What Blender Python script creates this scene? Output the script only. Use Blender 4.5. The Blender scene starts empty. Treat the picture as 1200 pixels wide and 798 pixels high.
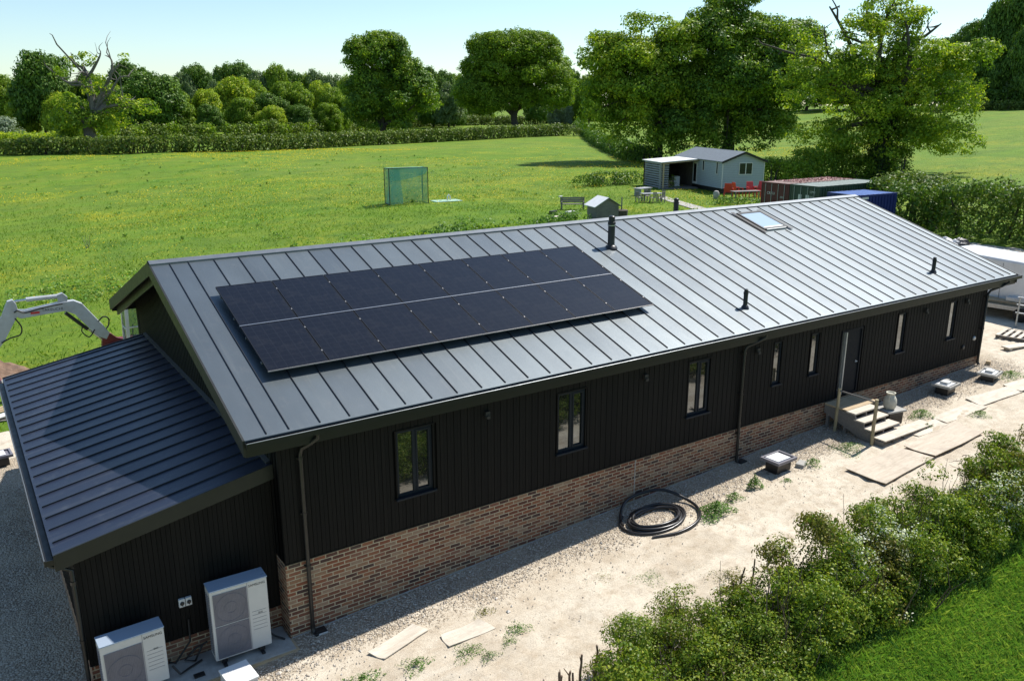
import bpy, math, random
import numpy as np
from mathutils import Vector, Matrix
random.seed(7); RNG = np.random.default_rng(11)
S = bpy.context.scene; COL = S.collection
PI = math.pi; R = math.radians

# ------------------------------------------------------------------ camera model
CAM = np.array([-3.9914, -12.941, 7.6846]); YAW = 0.5941; PITCH = 0.2733; FPX = 980.3
_F = np.array([math.sin(YAW)*math.cos(PITCH), math.cos(YAW)*math.cos(PITCH), -math.sin(PITCH)])
_R = np.array([math.cos(YAW), -math.sin(YAW), 0.0]); _U = np.cross(_R, _F)
FWD2 = np.array([math.sin(YAW), math.cos(YAW)])

def smooth(a, b, x):
    t = np.clip((x-a)/(b-a), 0, 1); return t*t*(3-2*t)
def G(x, y):
    "height of the ground (metres above the foot of the cladding)"
    x = np.asarray(x, float); y = np.asarray(y, float)
    g = -1.49 + .051*np.clip(x, -8, 27)
    u = x - .5*y
    g = g + 7.6*smooth(48, 200, u)*smooth(40, 90, x)
    d = np.hypot(x-10, y)
    w = smooth(34, 90, d)
    g = g + w*(.35*np.sin(x*.051+1.3)*np.sin(y*.043+.4)+.12*np.sin(x*.21)*np.cos(y*.17))
    return g
def g1(x, y): return float(G(x, y))
def at(px, py, dz=0.0):
    "place on the ground that stands under a direction of view"
    d = _F + _R*(px-600)/FPX + _U*(399-py)/FPX
    t = 2.0
    for i in range(1400):
        P = CAM + d*t
        if P[2] <= g1(P[0], P[1])+dz: break
        t *= 1.004
    lo, hi = t/1.004, t
    for i in range(30):
        m = (lo+hi)/2; P = CAM+d*m
        if P[2] <= g1(P[0], P[1])+dz: hi = m
        else: lo = m
    return Vector((float(P[0]), float(P[1]), g1(P[0], P[1])))
def depth(p): return float((p[0]-CAM[0])*_F[0]+(p[1]-CAM[1])*_F[1]+(p[2]-CAM[2])*_F[2])

# ------------------------------------------------------------------ mesh helpers
class MB:
    def __init__(s): s.v = []; s.f = []
    def add(s, vs, fs):
        n = len(s.v); s.v += [tuple(v) for v in vs]; s.f += [tuple(i+n for i in f) for f in fs]; return s
    def box(s, a, b, M=None):
        x0, y0, z0 = a; x1, y1, z1 = b
        vs = [(x0,y0,z0),(x1,y0,z0),(x1,y1,z0),(x0,y1,z0),(x0,y0,z1),(x1,y0,z1),(x1,y1,z1),(x0,y1,z1)]
        if M is not None: vs = [M @ Vector(v) for v in vs]
        return s.add(vs, [(0,3,2,1),(4,5,6,7),(0,1,5,4),(1,2,6,5),(2,3,7,6),(3,0,4,7)])
    def bar(s, p, q, w, h=None, up=(0,0,1)):
        "square bar from p to q"
        h = h or w; p = Vector(p); q = Vector(q); d = (q-p).normalized(); u = Vector(up)
        if abs(d.dot(u)) > .95: u = Vector((1,0,0))
        r = d.cross(u).normalized(); u = r.cross(d)
        vs = [c + r*a*w/2 + u*b*h/2 for c in (p, q) for a, b in ((-1,-1),(1,-1),(1,1),(-1,1))]
        return s.add(vs, [(3,2,1,0),(4,5,6,7),(0,1,5,4),(1,2,6,5),(2,3,7,6),(3,0,4,7)])
    def tube(s, pts, r, n=8, closed=False, cap=True):
        pts = [Vector(p) for p in pts]; m = len(pts)
        rs = r if hasattr(r, '__len__') else [r]*m
        rings = []; u = None
        for i, p in enumerate(pts):
            if closed: d = pts[(i+1) % m]-pts[i-1]
            else: d = pts[min(i+1, m-1)]-pts[max(i-1, 0)]
            if d.length < 1e-9: d = Vector((0,0,1))
            d.normalize()
            if u is None:
                u = Vector((0,0,1)) if abs(d.z) < .9 else Vector((1,0,0))
            u = (u - d*u.dot(d)); 
            if u.length < 1e-6: u = d.orthogonal()
            u.normalize(); w = d.cross(u)
            rings.append([p + (u*math.cos(2*PI*k/n)+w*math.sin(2*PI*k/n))*rs[i] for k in range(n)])
        vs = [v for g in rings for v in g]; fs = []
        for i in range(m if closed else m-1):
            j = (i+1) % m
            for k in range(n):
                l = (k+1) % n; fs.append((i*n+k, i*n+l, j*n+l, j*n+k))
        if cap and not closed: fs += [tuple(range(n))[::-1], tuple(range((m-1)*n, m*n))]
        return s.add(vs, fs)
    def lathe(s, prof, n=20, c=(0,0,0), M=None):
        vs = []; fs = []
        for r, z in prof:
            for k in range(n):
                v = Vector((c[0]+r*math.cos(2*PI*k/n), c[1]+r*math.sin(2*PI*k/n), c[2]+z)); vs.append(M @ v if M else v)
        for i in range(len(prof)-1):
            for k in range(n):
                l = (k+1) % n; fs.append((i*n+k, i*n+l, (i+1)*n+l, (i+1)*n+k))
        fs += [tuple(range(n))[::-1], tuple(range((len(prof)-1)*n, len(prof)*n))]
        return s.add(vs, fs)
    def prism(s, poly, y0, y1, M=None):
        "poly in (x,z), extruded along y"
        n = len(poly); vs = [(x, y0, z) for x, z in poly]+[(x, y1, z) for x, z in poly]
        if M is not None: vs = [M @ Vector(v) for v in vs]
        fs = [tuple(range(n)), tuple(range(n, 2*n))[::-1]]+[(i, i+n, (i+1) % n+n, (i+1) % n) for i in range(n)]
        return s.add(vs, fs)
    def hexa(s, a, b):
        "two quads a, b (4 points each) joined into a solid"
        return s.add(list(a)+list(b), [(3,2,1,0),(4,5,6,7),(0,1,5,4),(1,2,6,5),(2,3,7,6),(3,0,4,7)])
    def build(s, name, mat, parent=None, world=False, smoothed=False, bevel=0, fix=False):
        me = bpy.data.meshes.new(name); vs = s.v
        if world and parent is not None:
            Mi = TM[parent.name].inverted(); vs = [Mi @ Vector(v) for v in vs]
        me.from_pydata([tuple(v) for v in vs], [], s.f); me.update()
        if fix or bevel:
            import bmesh
            bm = bmesh.new(); bm.from_mesh(me); bmesh.ops.recalc_face_normals(bm, faces=bm.faces); bm.to_mesh(me); bm.free()
        if smoothed:
            me.polygons.foreach_set('use_smooth', [True]*len(me.polygons))
            try: me.set_sharp_from_angle(angle=R(40))
            except Exception: pass
        me.materials.append(mat)
        o = bpy.data.objects.new(name, me); COL.objects.link(o)
        if parent is not None:
            o.parent = parent
            TM[o.name] = TM[parent.name]
        else: TM[o.name] = Matrix.Identity(4)
        if bevel:
            md = o.modifiers.new('bevel', 'BEVEL'); md.width = bevel; md.segments = 2; md.limit_method = 'ANGLE'; md.angle_limit = R(50)
        return o
TM = {}
def tag(o, label=None, cat=None, group=None, kind=None):
    if label: o['label'] = label
    if cat: o['category'] = cat
    if group: o['group'] = group
    if kind: o['kind'] = kind
    return o
def empty(name, loc, rz, label, cat, group=None):
    o = bpy.data.objects.new(name, None); COL.objects.link(o); o.empty_display_size = .2
    o.location = loc; o.rotation_euler = (0, 0, rz)
    TM[o.name] = Matrix.Translation(Vector(loc)) @ Matrix.Rotation(rz, 4, 'Z')
    return tag(o, label, cat, group)
def moved(o, loc, rz=0, sc=None):
    o.location = loc; o.rotation_euler = (0, 0, rz)
    if sc: o.scale = sc if hasattr(sc, '__len__') else (sc, sc, sc)
    return o
def copy_tree(o, parent=None):
    kids = [c for c in bpy.data.objects if c.parent == o]
    c = o.copy(); COL.objects.link(c); c.parent = parent
    for k in kids: copy_tree(k, c)
    return c
def quads(name, V, mat, parent=None, Mi=None):
    "V: (N,4,3) array of quads as one mesh"
    V = np.asarray(V, np.float32).reshape(-1, 3); n = len(V)//4
    me = bpy.data.meshes.new(name)
    me.vertices.add(len(V)); me.vertices.foreach_set('co', V.ravel())
    me.loops.add(n*4); me.loops.foreach_set('vertex_index', np.arange(n*4, dtype=np.int32))
    me.polygons.add(n); me.polygons.foreach_set('loop_start', np.arange(0, n*4, 4, dtype=np.int32))
    try: me.polygons.foreach_set('loop_total', np.full(n, 4, np.int32))
    except Exception: pass
    me.update(calc_edges=True); me.materials.append(mat)
    o = bpy.data.objects.new(name, me); COL.objects.link(o); o.parent = parent
    TM[o.name] = TM[parent.name] if parent is not None else Matrix.Identity(4)
    return o
def unit(v): return v/np.maximum(np.linalg.norm(v, axis=-1, keepdims=True), 1e-9)
def leafquads(C, N, size, asp=.62):
    "diamond leaves at C with rough normals N"
    n = len(C); T = unit(np.cross(N, RNG.normal(size=(n, 3)))); B = np.cross(N, T)
    L = size[:, None]*T; W = size[:, None]*asp*B; dr = N*size[:, None]*.12
    return np.stack([C-L*.55, C+W*.5-L*.05+dr, C+L*.6, C-W*.5-L*.05+dr], 1)
def rdir(n): return unit(RNG.normal(size=(n, 3)))

# ------------------------------------------------------------------ materials
def newmat(name):
    m = bpy.data.materials.new(name); m.use_nodes = True; nt = m.node_tree
    b = nt.nodes['Principled BSDF']; return m, nt, b
def nd(nt, t, **k):
    n = nt.nodes.new(t)
    for a, v in k.items():
        if a in n.inputs: n.inputs[a].default_value = v
        else: setattr(n, a, v)
    return n
def ramp(nt, fac, stops):
    r = nt.nodes.new('ShaderNodeValToRGB'); e = r.color_ramp.elements
    while len(e) < len(stops): e.new(.5)
    for i, (p, c) in enumerate(stops): e[i].position = p; e[i].color = (*c, 1)
    nt.links.new(fac, r.inputs[0]); return r.outputs[0]
def objco(nt): return nt.nodes.new('ShaderNodeTexCoord').outputs['Object']
def noise(nt, co, sc, det=4, rough=.6, dist=0):
    n = nd(nt, 'ShaderNodeTexNoise', Scale=sc, Detail=det, Roughness=rough, Distortion=dist); nt.links.new(co, n.inputs['Vector']); return n.outputs['Fac']
def mix(nt, fac, a, b, bt='MIX'):
    m = nt.nodes.new('ShaderNodeMix'); m.data_type = 'RGBA'; m.blend_type = bt
    for s_, v in ((0, fac), (6, a), (7, b)):
        if hasattr(v, 'is_linked') or hasattr(v, 'links'): nt.links.new(v, m.inputs[s_])
        elif isinstance(v, (int, float)): m.inputs[s_].default_value = v
        else: m.inputs[s_].default_value = (*v, 1)
    return m.outputs[2]
def math_(nt, op, a, b=None, c=None):
    m = nt.nodes.new('ShaderNodeMath'); m.operation = op
    for i, v in enumerate((a, b, c)):
        if v is None: continue
        if isinstance(v, (int, float)): m.inputs[i].default_value = v
        else: nt.links.new(v, m.inputs[i])
    return m.outputs[0]
def bump(nt, b, h, st=.4, d=.02):
    n = nd(nt, 'ShaderNodeBump', Strength=st, Distance=d); nt.links.new(h, n.inputs['Height']); nt.links.new(n.outputs[0], b.inputs['Normal'])
def plain(name, col, rough=.6, metal=0, var=.15, sc=6, bmp=.15, bsc=40, spec=.5, dirt=None):
    "a painted / moulded surface with mottling and fine bump"
    m, nt, b = newmat(name); co = objco(nt)
    n = noise(nt, co, sc, 6, .65)
    a = tuple(c*(1-var) for c in col); z = tuple(min(1, c*(1+var)) for c in col)
    c = ramp(nt, n, [(.3, a), (.7, z)])
    if dirt: c = mix(nt, ramp(nt, noise(nt, co, sc*.7, 8, .7), [(.45, (0,0,0)), (.75, (.6,.6,.6))]), c, dirt)
    nt.links.new(c, b.inputs['Base Color'])
    b.inputs['Roughness'].default_value = rough; b.inputs['Metallic'].default_value = metal
    b.inputs['Specular IOR Level'].default_value = spec
    rr = ramp(nt, noise(nt, co, sc*2.3), [(.2, (rough*.85,)*3), (.8, (min(1, rough*1.15),)*3)]); nt.links.new(rr, b.inputs['Roughness'])
    if bmp: bump(nt, b, noise(nt, co, bsc), bmp, .004)
    return m
def leafmat(name, c1, c2, c3, trans=.36, rough=.5):
    m, nt, b = newmat(name); g = nt.nodes.new('ShaderNodeNewGeometry')
    co = objco(nt)
    col = ramp(nt, g.outputs['Random Per Island'], [(0, c1), (.55, c2), (1, c3)])
    v = ramp(nt, noise(nt, co, .55, 3), [(.3, (.72,.78,.7)), (.72, (1.22,1.18,1.1))])
    col = mix(nt, 1.0, col, v, 'MULTIPLY')
    nt.links.new(col, b.inputs['Base Color']); b.inputs['Roughness'].default_value = rough; b.inputs['Specular IOR Level'].default_value = .18
    t = nt.nodes.new('ShaderNodeBsdfTranslucent'); t2 = mix(nt, 1.0, col, (1.25,1.35,.5), 'MULTIPLY'); nt.links.new(t2, t.inputs[0])
    ms = nt.nodes.new('ShaderNodeMixShader'); ms.inputs[0].default_value = trans
    nt.links.new(b.outputs[0], ms.inputs[1]); nt.links.new(t.outputs[0], ms.inputs[2]); nt.links.new(ms.outputs[0], nt.nodes['Material Output'].inputs[0])
    return m
M = {}
# standing seam metal: satin dark coating
def roofmat(name, base, rough, coat=0):
    m, nt, b = newmat(name); co = objco(nt)
    mp = nd(nt, 'ShaderNodeMapping'); mp.inputs['Scale'].default_value = (1, .35, .35); nt.links.new(co, mp.inputs[0])
    n = noise(nt, mp.outputs[0], 1.3, 5, .6); s = noise(nt, co, 90, 2, .5)
    c = ramp(nt, n, [(.25, tuple(x*.86 for x in base)), (.75, tuple(x*1.12 for x in base))])
    c = mix(nt, ramp(nt, noise(nt, co, 3.1, 8, .75), [(.55, (0,0,0)), (.8, (.35,.35,.35))]), c, (.20,.20,.19))
    nt.links.new(c, b.inputs['Base Color'])
    sx = nt.nodes.new('ShaderNodeSeparateXYZ'); tc = nt.nodes.new('ShaderNodeTexCoord'); gp = nt.nodes.new('ShaderNodeNewGeometry'); nt.links.new(gp.outputs['Position'], sx.inputs[0])
    pn_ = math_(nt, 'FLOOR', math_(nt, 'DIVIDE', math_(nt, 'SUBTRACT', sx.outputs[0 if name.startswith('anth') else 1], .72), .5355 if name.startswith('anth') else .483))
    wn = nt.nodes.new('ShaderNodeTexWhiteNoise'); wn.noise_dimensions = '1D'; nt.links.new(pn_, wn.inputs['W'])
    c = mix(nt, 1.0, c, ramp(nt, wn.outputs['Value'], [(0, (.90,.90,.91)), (1, (1.08,1.08,1.07))]), 'MULTIPLY')
    mq = nd(nt, 'ShaderNodeMapping'); mq.inputs['Scale'].default_value = (5, .25, .25) if name.startswith('anth') else (.25, 5, .25); nt.links.new(co, mq.inputs[0])
    c = mix(nt, ramp(nt, noise(nt, mq.outputs[0], 1.5, 6, .7), [(.55, (0,0,0)), (.78, (.22,.22,.22))]), c, (.24,.24,.22))
    nt.links.new(c, b.inputs['Base Color'])
    rr = mix(nt, .5, ramp(nt, noise(nt, co, .8, 5), [(.3, (rough*.9,)*3), (.75, (rough*1.12,)*3)]), ramp(nt, wn.outputs['Value'], [(0, (rough*.9,)*3), (1, (rough*1.1,)*3)])); nt.links.new(rr, b.inputs['Roughness'])
    b.inputs['Metallic'].default_value = .45; b.inputs['Specular IOR Level'].default_value = 1.0
    h = mix(nt, .25, n, s); bump(nt, b, h, .20, .03)
    return m
M['roof'] = roofmat('anthracite_zinc', (.102,.125,.138), .40)
M['roof2'] = roofmat('shade_blued_zinc', (.024,.031,.056), .42)  # lean-to copy of the roof metal, shade and blue sky tint in its base colour
M['trim'] = plain('dark_trim', (.010,.010,.0095), .45, .2, .12, 3, .1, 60)
M['trim2'] = plain('olive_grey_trim', (.015,.0165,.0135), .5, .2, .12, 3, .1, 60)
M['seam'] = plain('seam_metal', (.020,.024,.030), .45, .3, .1)
M['ridge'] = plain('ridge_metal', (.15,.165,.18), .42, .4, .12, 3)
M['soffit'] = plain('soffit', (.02,.02,.019), .6)
# black stained boards
m, nt, b = newmat('black_stained_timber'); co = objco(nt)
mp = nd(nt, 'ShaderNodeMapping'); mp.inputs['Scale'].default_value = (9, 9, .8); nt.links.new(co, mp.inputs[0])
g = nt.nodes.new('ShaderNodeNewGeometry')
n = noise(nt, mp.outputs[0], 3, 8, .7)
c = ramp(nt, n, [(.25, (.0018,.0017,.0016)), (.75, (.0052,.0046,.0040))])
c = mix(nt, 1.0, c, ramp(nt, g.outputs['Random Per Island'], [(0, (.7,.7,.7)), (1, (1.5,1.4,1.3))]), 'MULTIPLY')
nt.links.new(c, b.inputs['Base Color']); b.inputs['Roughness'].default_value = .7; b.inputs['Specular IOR Level'].default_value = .22
bump(nt, b, n, .5, .004); M['clad'] = m
# bricks
m, nt, b = newmat('reclaimed_brick'); co = objco(nt)
sx = nt.nodes.new('ShaderNodeSeparateXYZ'); nt.links.new(co, sx.inputs[0])
u0 = math_(nt, 'ADD', sx.outputs[0], sx.outputs[1])
wob = math_(nt, 'MULTIPLY', math_(nt, 'SUBTRACT', noise(nt, co, 9, 3), .5), .012)
vv = math_(nt, 'DIVIDE', math_(nt, 'ADD', sx.outputs[2], math_(nt, 'ADD', wob, 3.0)), .0775)
row = math_(nt, 'FLOOR', vv); fv = math_(nt, 'FRACT', vv)
uu = math_(nt, 'ADD', math_(nt, 'DIVIDE', math_(nt, 'ADD', u0, math_(nt, 'ADD', wob, 40.0)), .232), math_(nt, 'MULTIPLY', math_(nt, 'MODULO', row, 2.0), .5))
cu = math_(nt, 'FLOOR', uu); fu = math_(nt, 'FRACT', uu)
cx = nt.nodes.new('ShaderNodeCombineXYZ'); nt.links.new(cu, cx.inputs[0]); nt.links.new(row, cx.inputs[1])
wn = nt.nodes.new('ShaderNodeTexWhiteNoise'); wn.noise_dimensions = '2D'; nt.links.new(cx.outputs[0], wn.inputs[0])
bc = ramp(nt, wn.outputs['Value'], [(0, (.055,.032,.030)), (.20, (.125,.044,.027)), (.42, (.215,.070,.038)), (.62, (.27,.098,.048)), (.78, (.29,.150,.080)), (.9, (.32,.22,.15)), (1, (.22,.08,.05))])
bc = mix(nt, .34, bc, ramp(nt, noise(nt, co, 26, 6, .7), [(.25, (.05,.04,.035)), (.75, (.52,.40,.30))]), 'OVERLAY')
ex = math_(nt, 'MINIMUM', math_(nt, 'MULTIPLY', math_(nt, 'MINIMUM', fu, math_(nt, 'SUBTRACT', 1.0, fu)), 3.0), math_(nt, 'MINIMUM', fv, math_(nt, 'SUBTRACT', 1.0, fv)))
jn = math_(nt, 'ADD', ex, math_(nt, 'MULTIPLY', math_(nt, 'SUBTRACT', noise(nt, co, 60, 3), .5), .09))
mk = ramp(nt, jn, [(.095, (0,0,0)), (.155, (1,1,1))])
mo = ramp(nt, noise(nt, co, 12, 6), [(.3, (.35,.28,.18)), (.7, (.49,.41,.28))])
c = mix(nt, mk, mo, bc)
c = mix(nt, ramp(nt, noise(nt, co, 1.1, 6, .7), [(.45, (0,0,0)), (.78, (.32,.32,.32))]), c, (.35,.26,.17))
nt.links.new(c, b.inputs['Base Color']); b.inputs['Roughness'].default_value = .9
bump(nt, b, mix(nt, .3, mk, noise(nt, co, 70)), .7, .012); M['brick'] = m
# glass
def glassmat(name, refl, tint=(.012,.016,.018), rough=.02, fk=.7):
    m, nt, b = newmat(name); b.inputs['Base Color'].default_value = (*tint, 1); b.inputs['Roughness'].default_value = .5; b.inputs['Specular IOR Level'].default_value = .1
    gl = nt.nodes.new('ShaderNodeBsdfGlossy'); gl.inputs['Roughness'].default_value = rough; gl.inputs[0].default_value = (.9,.95,1,1)
    co = objco(nt); bn = nd(nt, 'ShaderNodeBump', Strength=.03, Distance=.02); nt.links.new(noise(nt, co, 1.5, 2), bn.inputs['Height']); nt.links.new(bn.outputs[0], gl.inputs['Normal'])
    lw = nd(nt, 'ShaderNodeFresnel', IOR=1.45); f = math_(nt, 'ADD', math_(nt, 'MULTIPLY', lw.outputs[0], fk), refl)
    ms = nt.nodes.new('ShaderNodeMixShader'); nt.links.new(f, ms.inputs[0]); nt.links.new(b.outputs[0], ms.inputs[1]); nt.links.new(gl.outputs[0], ms.inputs[2])
    nt.links.new(ms.outputs[0], nt.nodes['Material Output'].inputs[0]); return m
M['glass'] = glassmat('window_glass', .14, (.006,.009,.008), fk=1.2)
M['cabinglass'] = glassmat('cabin_glass', .02, (.008,.010,.016), .02, .6)
M['frame'] = plain('window_frame_grey', (.012,.016,.022), .5, 0, .05, spec=.2)
M['door'] = plain('door_grey', (.010,.012,.016), .6, 0, .06, spec=.12)
M['steel'] = plain('bright_steel', (.55,.56,.57), .3, .9, .08)
M['zincgalv'] = plain('galvanised_steel', (.42,.44,.45), .45, .7, .15, 12)
# solar cells
m, nt, b = newmat('solar_glass'); co = objco(nt)
sx = nt.nodes.new('ShaderNodeSeparateXYZ'); nt.links.new(co, sx.inputs[0])
def lines(v, per, w):
    f = math_(nt, 'FRACT', math_(nt, 'DIVIDE', math_(nt, 'ADD', v, 10.0), per)); d_ = math_(nt, 'MINIMUM', f, math_(nt, 'SUBTRACT', 1.0, f)); return math_(nt, 'LESS_THAN', d_, w)
ln = math_(nt, 'MAXIMUM', lines(sx.outputs[0], .185, .02), lines(sx.outputs[1], .155, .02))
c = mix(nt, ln, (.005,.005,.008), (.015,.016,.021))
c = mix(nt, ramp(nt, noise(nt, co, 2.5, 8, .8), [(.5, (0,0,0)), (.9, (.18,.18,.18))]), c, (.12,.11,.10))
nt.links.new(c, b.inputs['Base Color']); b.inputs['Roughness'].default_value = .22; b.inputs['Specular IOR Level'].default_value = .33
bump(nt, b, noise(nt, co, 120, 2), .05, .002); M['solar'] = m
M['solarframe'] = plain('panel_frame_black', (.02,.02,.022), .35, .6, .05)
M['alu'] = plain('aluminium_rail', (.42,.40,.38), .4, .8, .1)
M['white'] = plain('white_paint', (.62,.62,.60), .4, 0, .05, 5, .05, 30, dirt=(.45,.42,.37))
M['vanwhite'] = plain('van_white_paint', (.78,.78,.77), .22, 0, .03, 2, .02, 10, dirt=(.66,.63,.58))
M['hpwhite'] = plain('heat_pump_casing', (.55,.54,.51), .42, 0, .04, 5, .05, 60)
M['hptop'] = plain('sky_tinted_lid', (.34,.41,.50), .3, .1, .02, 2, .02)  # pale casing tinted blue: sky light on the lid put into its colour
M['grille'] = plain('grille_grey', (.17,.165,.19), .5, 0, .1)
M['dark'] = plain('dark_rubber', (.012,.012,.013), .5, 0, .2, 20)
M['hose'] = plain('black_pipe', (.018,.018,.020), .3, 0, .2, 5)
M['black'] = plain('black_plastic', (.015,.015,.016), .4, 0, .1)
M['pipe'] = plain('downpipe_black', (.022,.021,.019), .38, .2, .12)
M['concrete'] = plain('concrete', (.38,.37,.34), .9, 0, .2, 4, .5, 30, .3, dirt=(.25,.23,.20))
M['stonepot'] = plain('pale_stone', (.50,.48,.40), .8, 0, .2, 9, .4, 30, .3, dirt=(.30,.30,.22))
M['red'] = plain('red_paint', (.50,.035,.03), .4, 0, .15, 5)
M['darkred'] = plain('dark_red_paint', (.16,.018,.02), .45, .1, .25, 8)
M['exgrey'] = plain('pale_grey_paint', (.44,.46,.48), .4, .1, .1, 4, .05, 40, dirt=(.30,.28,.25))
M['cabwhite'] = plain('cab_white', (.62,.60,.56), .4, 0, .08, 4, dirt=(.4,.36,.3))
M['chrome'] = plain('chrome', (.75,.75,.75), .12, 1, .02)
M['caravan'] = plain('caravan_cladding', (.34,.385,.425), .6, 0, .05, 3, .1, 20)
M['felt'] = plain('roof_felt', (.13,.155,.18), .9, 0, .15, 4, .4, 60)
M['canopy'] = plain('white_sheet_roof', (.72,.72,.70), .5, 0, .06, 3)
def woodmat(name, c1, c2, sc=(1.2, 14, 14), rough=.8):
    m, nt, b = newmat(name); co = objco(nt); mp = nd(nt, 'ShaderNodeMapping'); mp.inputs['Scale'].default_value = sc; nt.links.new(co, mp.inputs[0])
    n = noise(nt, mp.outputs[0], 2.2, 8, .7, .6); c = ramp(nt, n, [(.28, c1), (.72, c2)])
    c = mix(nt, ramp(nt, noise(nt, co, 2.3, 8, .75), [(.5, (0,0,0)), (.72, (.55,.55,.55))]), c, tuple(x*.62 for x in c1))
    nt.links.new(c, b.inputs['Base Color']); b.inputs['Roughness'].default_value = rough; bump(nt, b, n, .4, .004); return m
M['ply'] = woodmat('weathered_plywood', (.48,.41,.32), (.66,.60,.50), (.9, 5, 5))
M['ply2'] = woodmat('dusty_plywood', (.42,.345,.26), (.60,.525,.42), (.9, 5, 5))
M['timber'] = woodmat('new_timber', (.36,.26,.15), (.52,.41,.26))
M['post'] = woodmat('round_post', (.30,.24,.13), (.44,.37,.23), (10, 10, 1))
M['oldwood'] = woodmat('grey_wood', (.12,.11,.10), (.24,.22,.20))
M['logs'] = woodmat('log_grey', (.20,.21,.22), (.38,.39,.40))
M['stump'] = woodmat('cut_stem', (.10,.06,.04), (.22,.15,.10), (10, 10, 2))
M['bark'] = woodmat('bark', (.035,.028,.020), (.11,.095,.075), (6, 6, 1.2), .95)
M['deadbark'] = woodmat('bleached_bark', (.07,.06,.055), (.24,.215,.20), (6, 6, 1.2), .95)
def contmat(name, col, rust=(.22,.07,.03), amt=.5):
    m = plain(name, col, .5, .1, .15, 3, .1, 40, dirt=rust); return m
M['cred'] = contmat('container_red', (.10,.018,.020), (.09,.03,.02)); M['cgreen'] = contmat('container_green', (.030,.060,.042), (.06,.05,.03))
M['cblue'] = contmat('container_blue', (.010,.020,.13), (.03,.04,.15))
M['ctopr'] = plain('rusty_container_roof', (.30,.22,.19), .8, 0, .3, 1.2, .2, 30, dirt=(.20,.07,.05))
M['ctopg'] = plain('grey_green_container_roof', (.26,.30,.27), .7, 0, .2, 1.5, .2, 30)
M['ctopb'] = plain('blue_container_roof', (.06,.14,.38), .5, 0, .2, 1.5, .2, 30)
M['soil'] = plain('brown_soil', (.16,.10,.065), .95, 0, .4, 5, 1, 12)
# leaves
M['oak'] = leafmat('oak_leaves', (0.1103, 0.1855, 0.0216), (0.1764, 0.2854, 0.0276), (0.3381, 0.4104, 0.0420))
M['oakyellow'] = leafmat('young_oak_leaves', (0.1729, 0.2706, 0.0252), (0.3156, 0.4259, 0.0384), (0.6012, 0.5934, 0.0624), .36)
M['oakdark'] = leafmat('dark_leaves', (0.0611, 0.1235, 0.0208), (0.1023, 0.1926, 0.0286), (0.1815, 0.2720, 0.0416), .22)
M['ash'] = leafmat('grey_green_leaves', (0.1008, 0.1560, 0.0672), (0.1568, 0.2288, 0.0960), (0.2464, 0.3120, 0.1344), .25)
M['ivy'] = leafmat('ivy', (0.016,0.036,0.009), (0.026,0.055,0.012), (0.044,0.078,0.017), .1)
M['hedge'] = leafmat('clipped_hedge_leaves', (0.0744, 0.1253, 0.0220), (0.1176, 0.1748, 0.0310), (0.2136, 0.2495, 0.0540), .22)
M['haw'] = leafmat('hawthorn_leaves', (0.0870, 0.1516, 0.0187), (0.1561, 0.2348, 0.0264), (0.3409, 0.3670, 0.0484), .3, .42)
M['bronze'] = leafmat('bronze_leaves', (0.1030, 0.0985, 0.0242), (0.1620, 0.1715, 0.0330), (0.2503, 0.2111, 0.0495), .3, .42)
M['blossom'] = leafmat('white_blossom', (0.600,0.600,0.520), (0.750,0.750,0.680), (0.820,0.820,0.780), .3)
M['weed'] = leafmat('weed_leaves', (0.072,0.150,0.026), (0.111,0.221,0.039), (0.195,0.299,0.078), .3)
M['grassblade'] = leafmat('grass_blades', (0.1034, 0.2195, 0.0458), (0.1721, 0.3133, 0.0686), (0.3477, 0.4177, 0.1144), .35)
M['fieldblade'] = leafmat('field_grass_blades', (0.072,0.156,0.013), (0.124,0.221,0.018), (0.221,0.299,0.036), .35)
M['buttercup'] = leafmat('buttercups', (0.550,0.420,0.010), (0.700,0.520,0.015), (0.750,0.600,0.030), .2)
M['willow'] = leafmat('silver_willow_leaves', (0.1560, 0.2040, 0.1440), (0.2160, 0.2760, 0.1920), (0.3120, 0.3720, 0.2760), .2)
# grass ground
m, nt, b = newmat('meadow'); co = objco(nt)
big = noise(nt, co, .035, 5, .6, .4); mid = noise(nt, co, .33, 6, .65); fine = noise(nt, co, 5.5, 6, .75); stripe = nd(nt, 'ShaderNodeMapping'); stripe.inputs['Scale'].default_value = (.03, .22, .1); stripe.inputs['Rotation'].default_value = (0, 0, .12); nt.links.new(co, stripe.inputs[0])
st = noise(nt, stripe.outputs[0], 1.2, 4)
c = ramp(nt, mid, [(.28, (.060,.130,.010)), (.5, (.108,.188,.013)), (.75, (.170,.236,.020))])
c = mix(nt, ramp(nt, big, [(.38, (0,0,0)), (.62, (.45,.45,.45))]), c, (.16,.205,.030))
c = mix(nt, ramp(nt, st, [(.45, (0,0,0)), (.7, (.5,.5,.5))]), c, (.10,.215,.012))
yel = math_(nt, 'MULTIPLY', noise(nt, co, 2.2, 4, .8), noise(nt, co, .09, 4, .6))
c = mix(nt, ramp(nt, yel, [(.275, (0,0,0)), (.40, (.6,.6,.6))]), c, (.33,.30,.014))
c = mix(nt, ramp(nt, noise(nt, co, .12, 8, .75), [(.52, (0,0,0)), (.66, (.6,.6,.6))]), c, (.055,.125,.014))
c = mix(nt, 1.0, c, ramp(nt, fine, [(.22, (.50,.52,.45)), (.5, (1,1,1)), (.8, (1.35,1.3,1.2))]), 'MULTIPLY')
nt.links.new(c, b.inputs['Base Color']); b.inputs['Roughness'].default_value = .85; b.inputs['Specular IOR Level'].default_value = .15
bump(nt, b, mix(nt, .5, mid, fine), .8, .25); M['meadow'] = m
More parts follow.
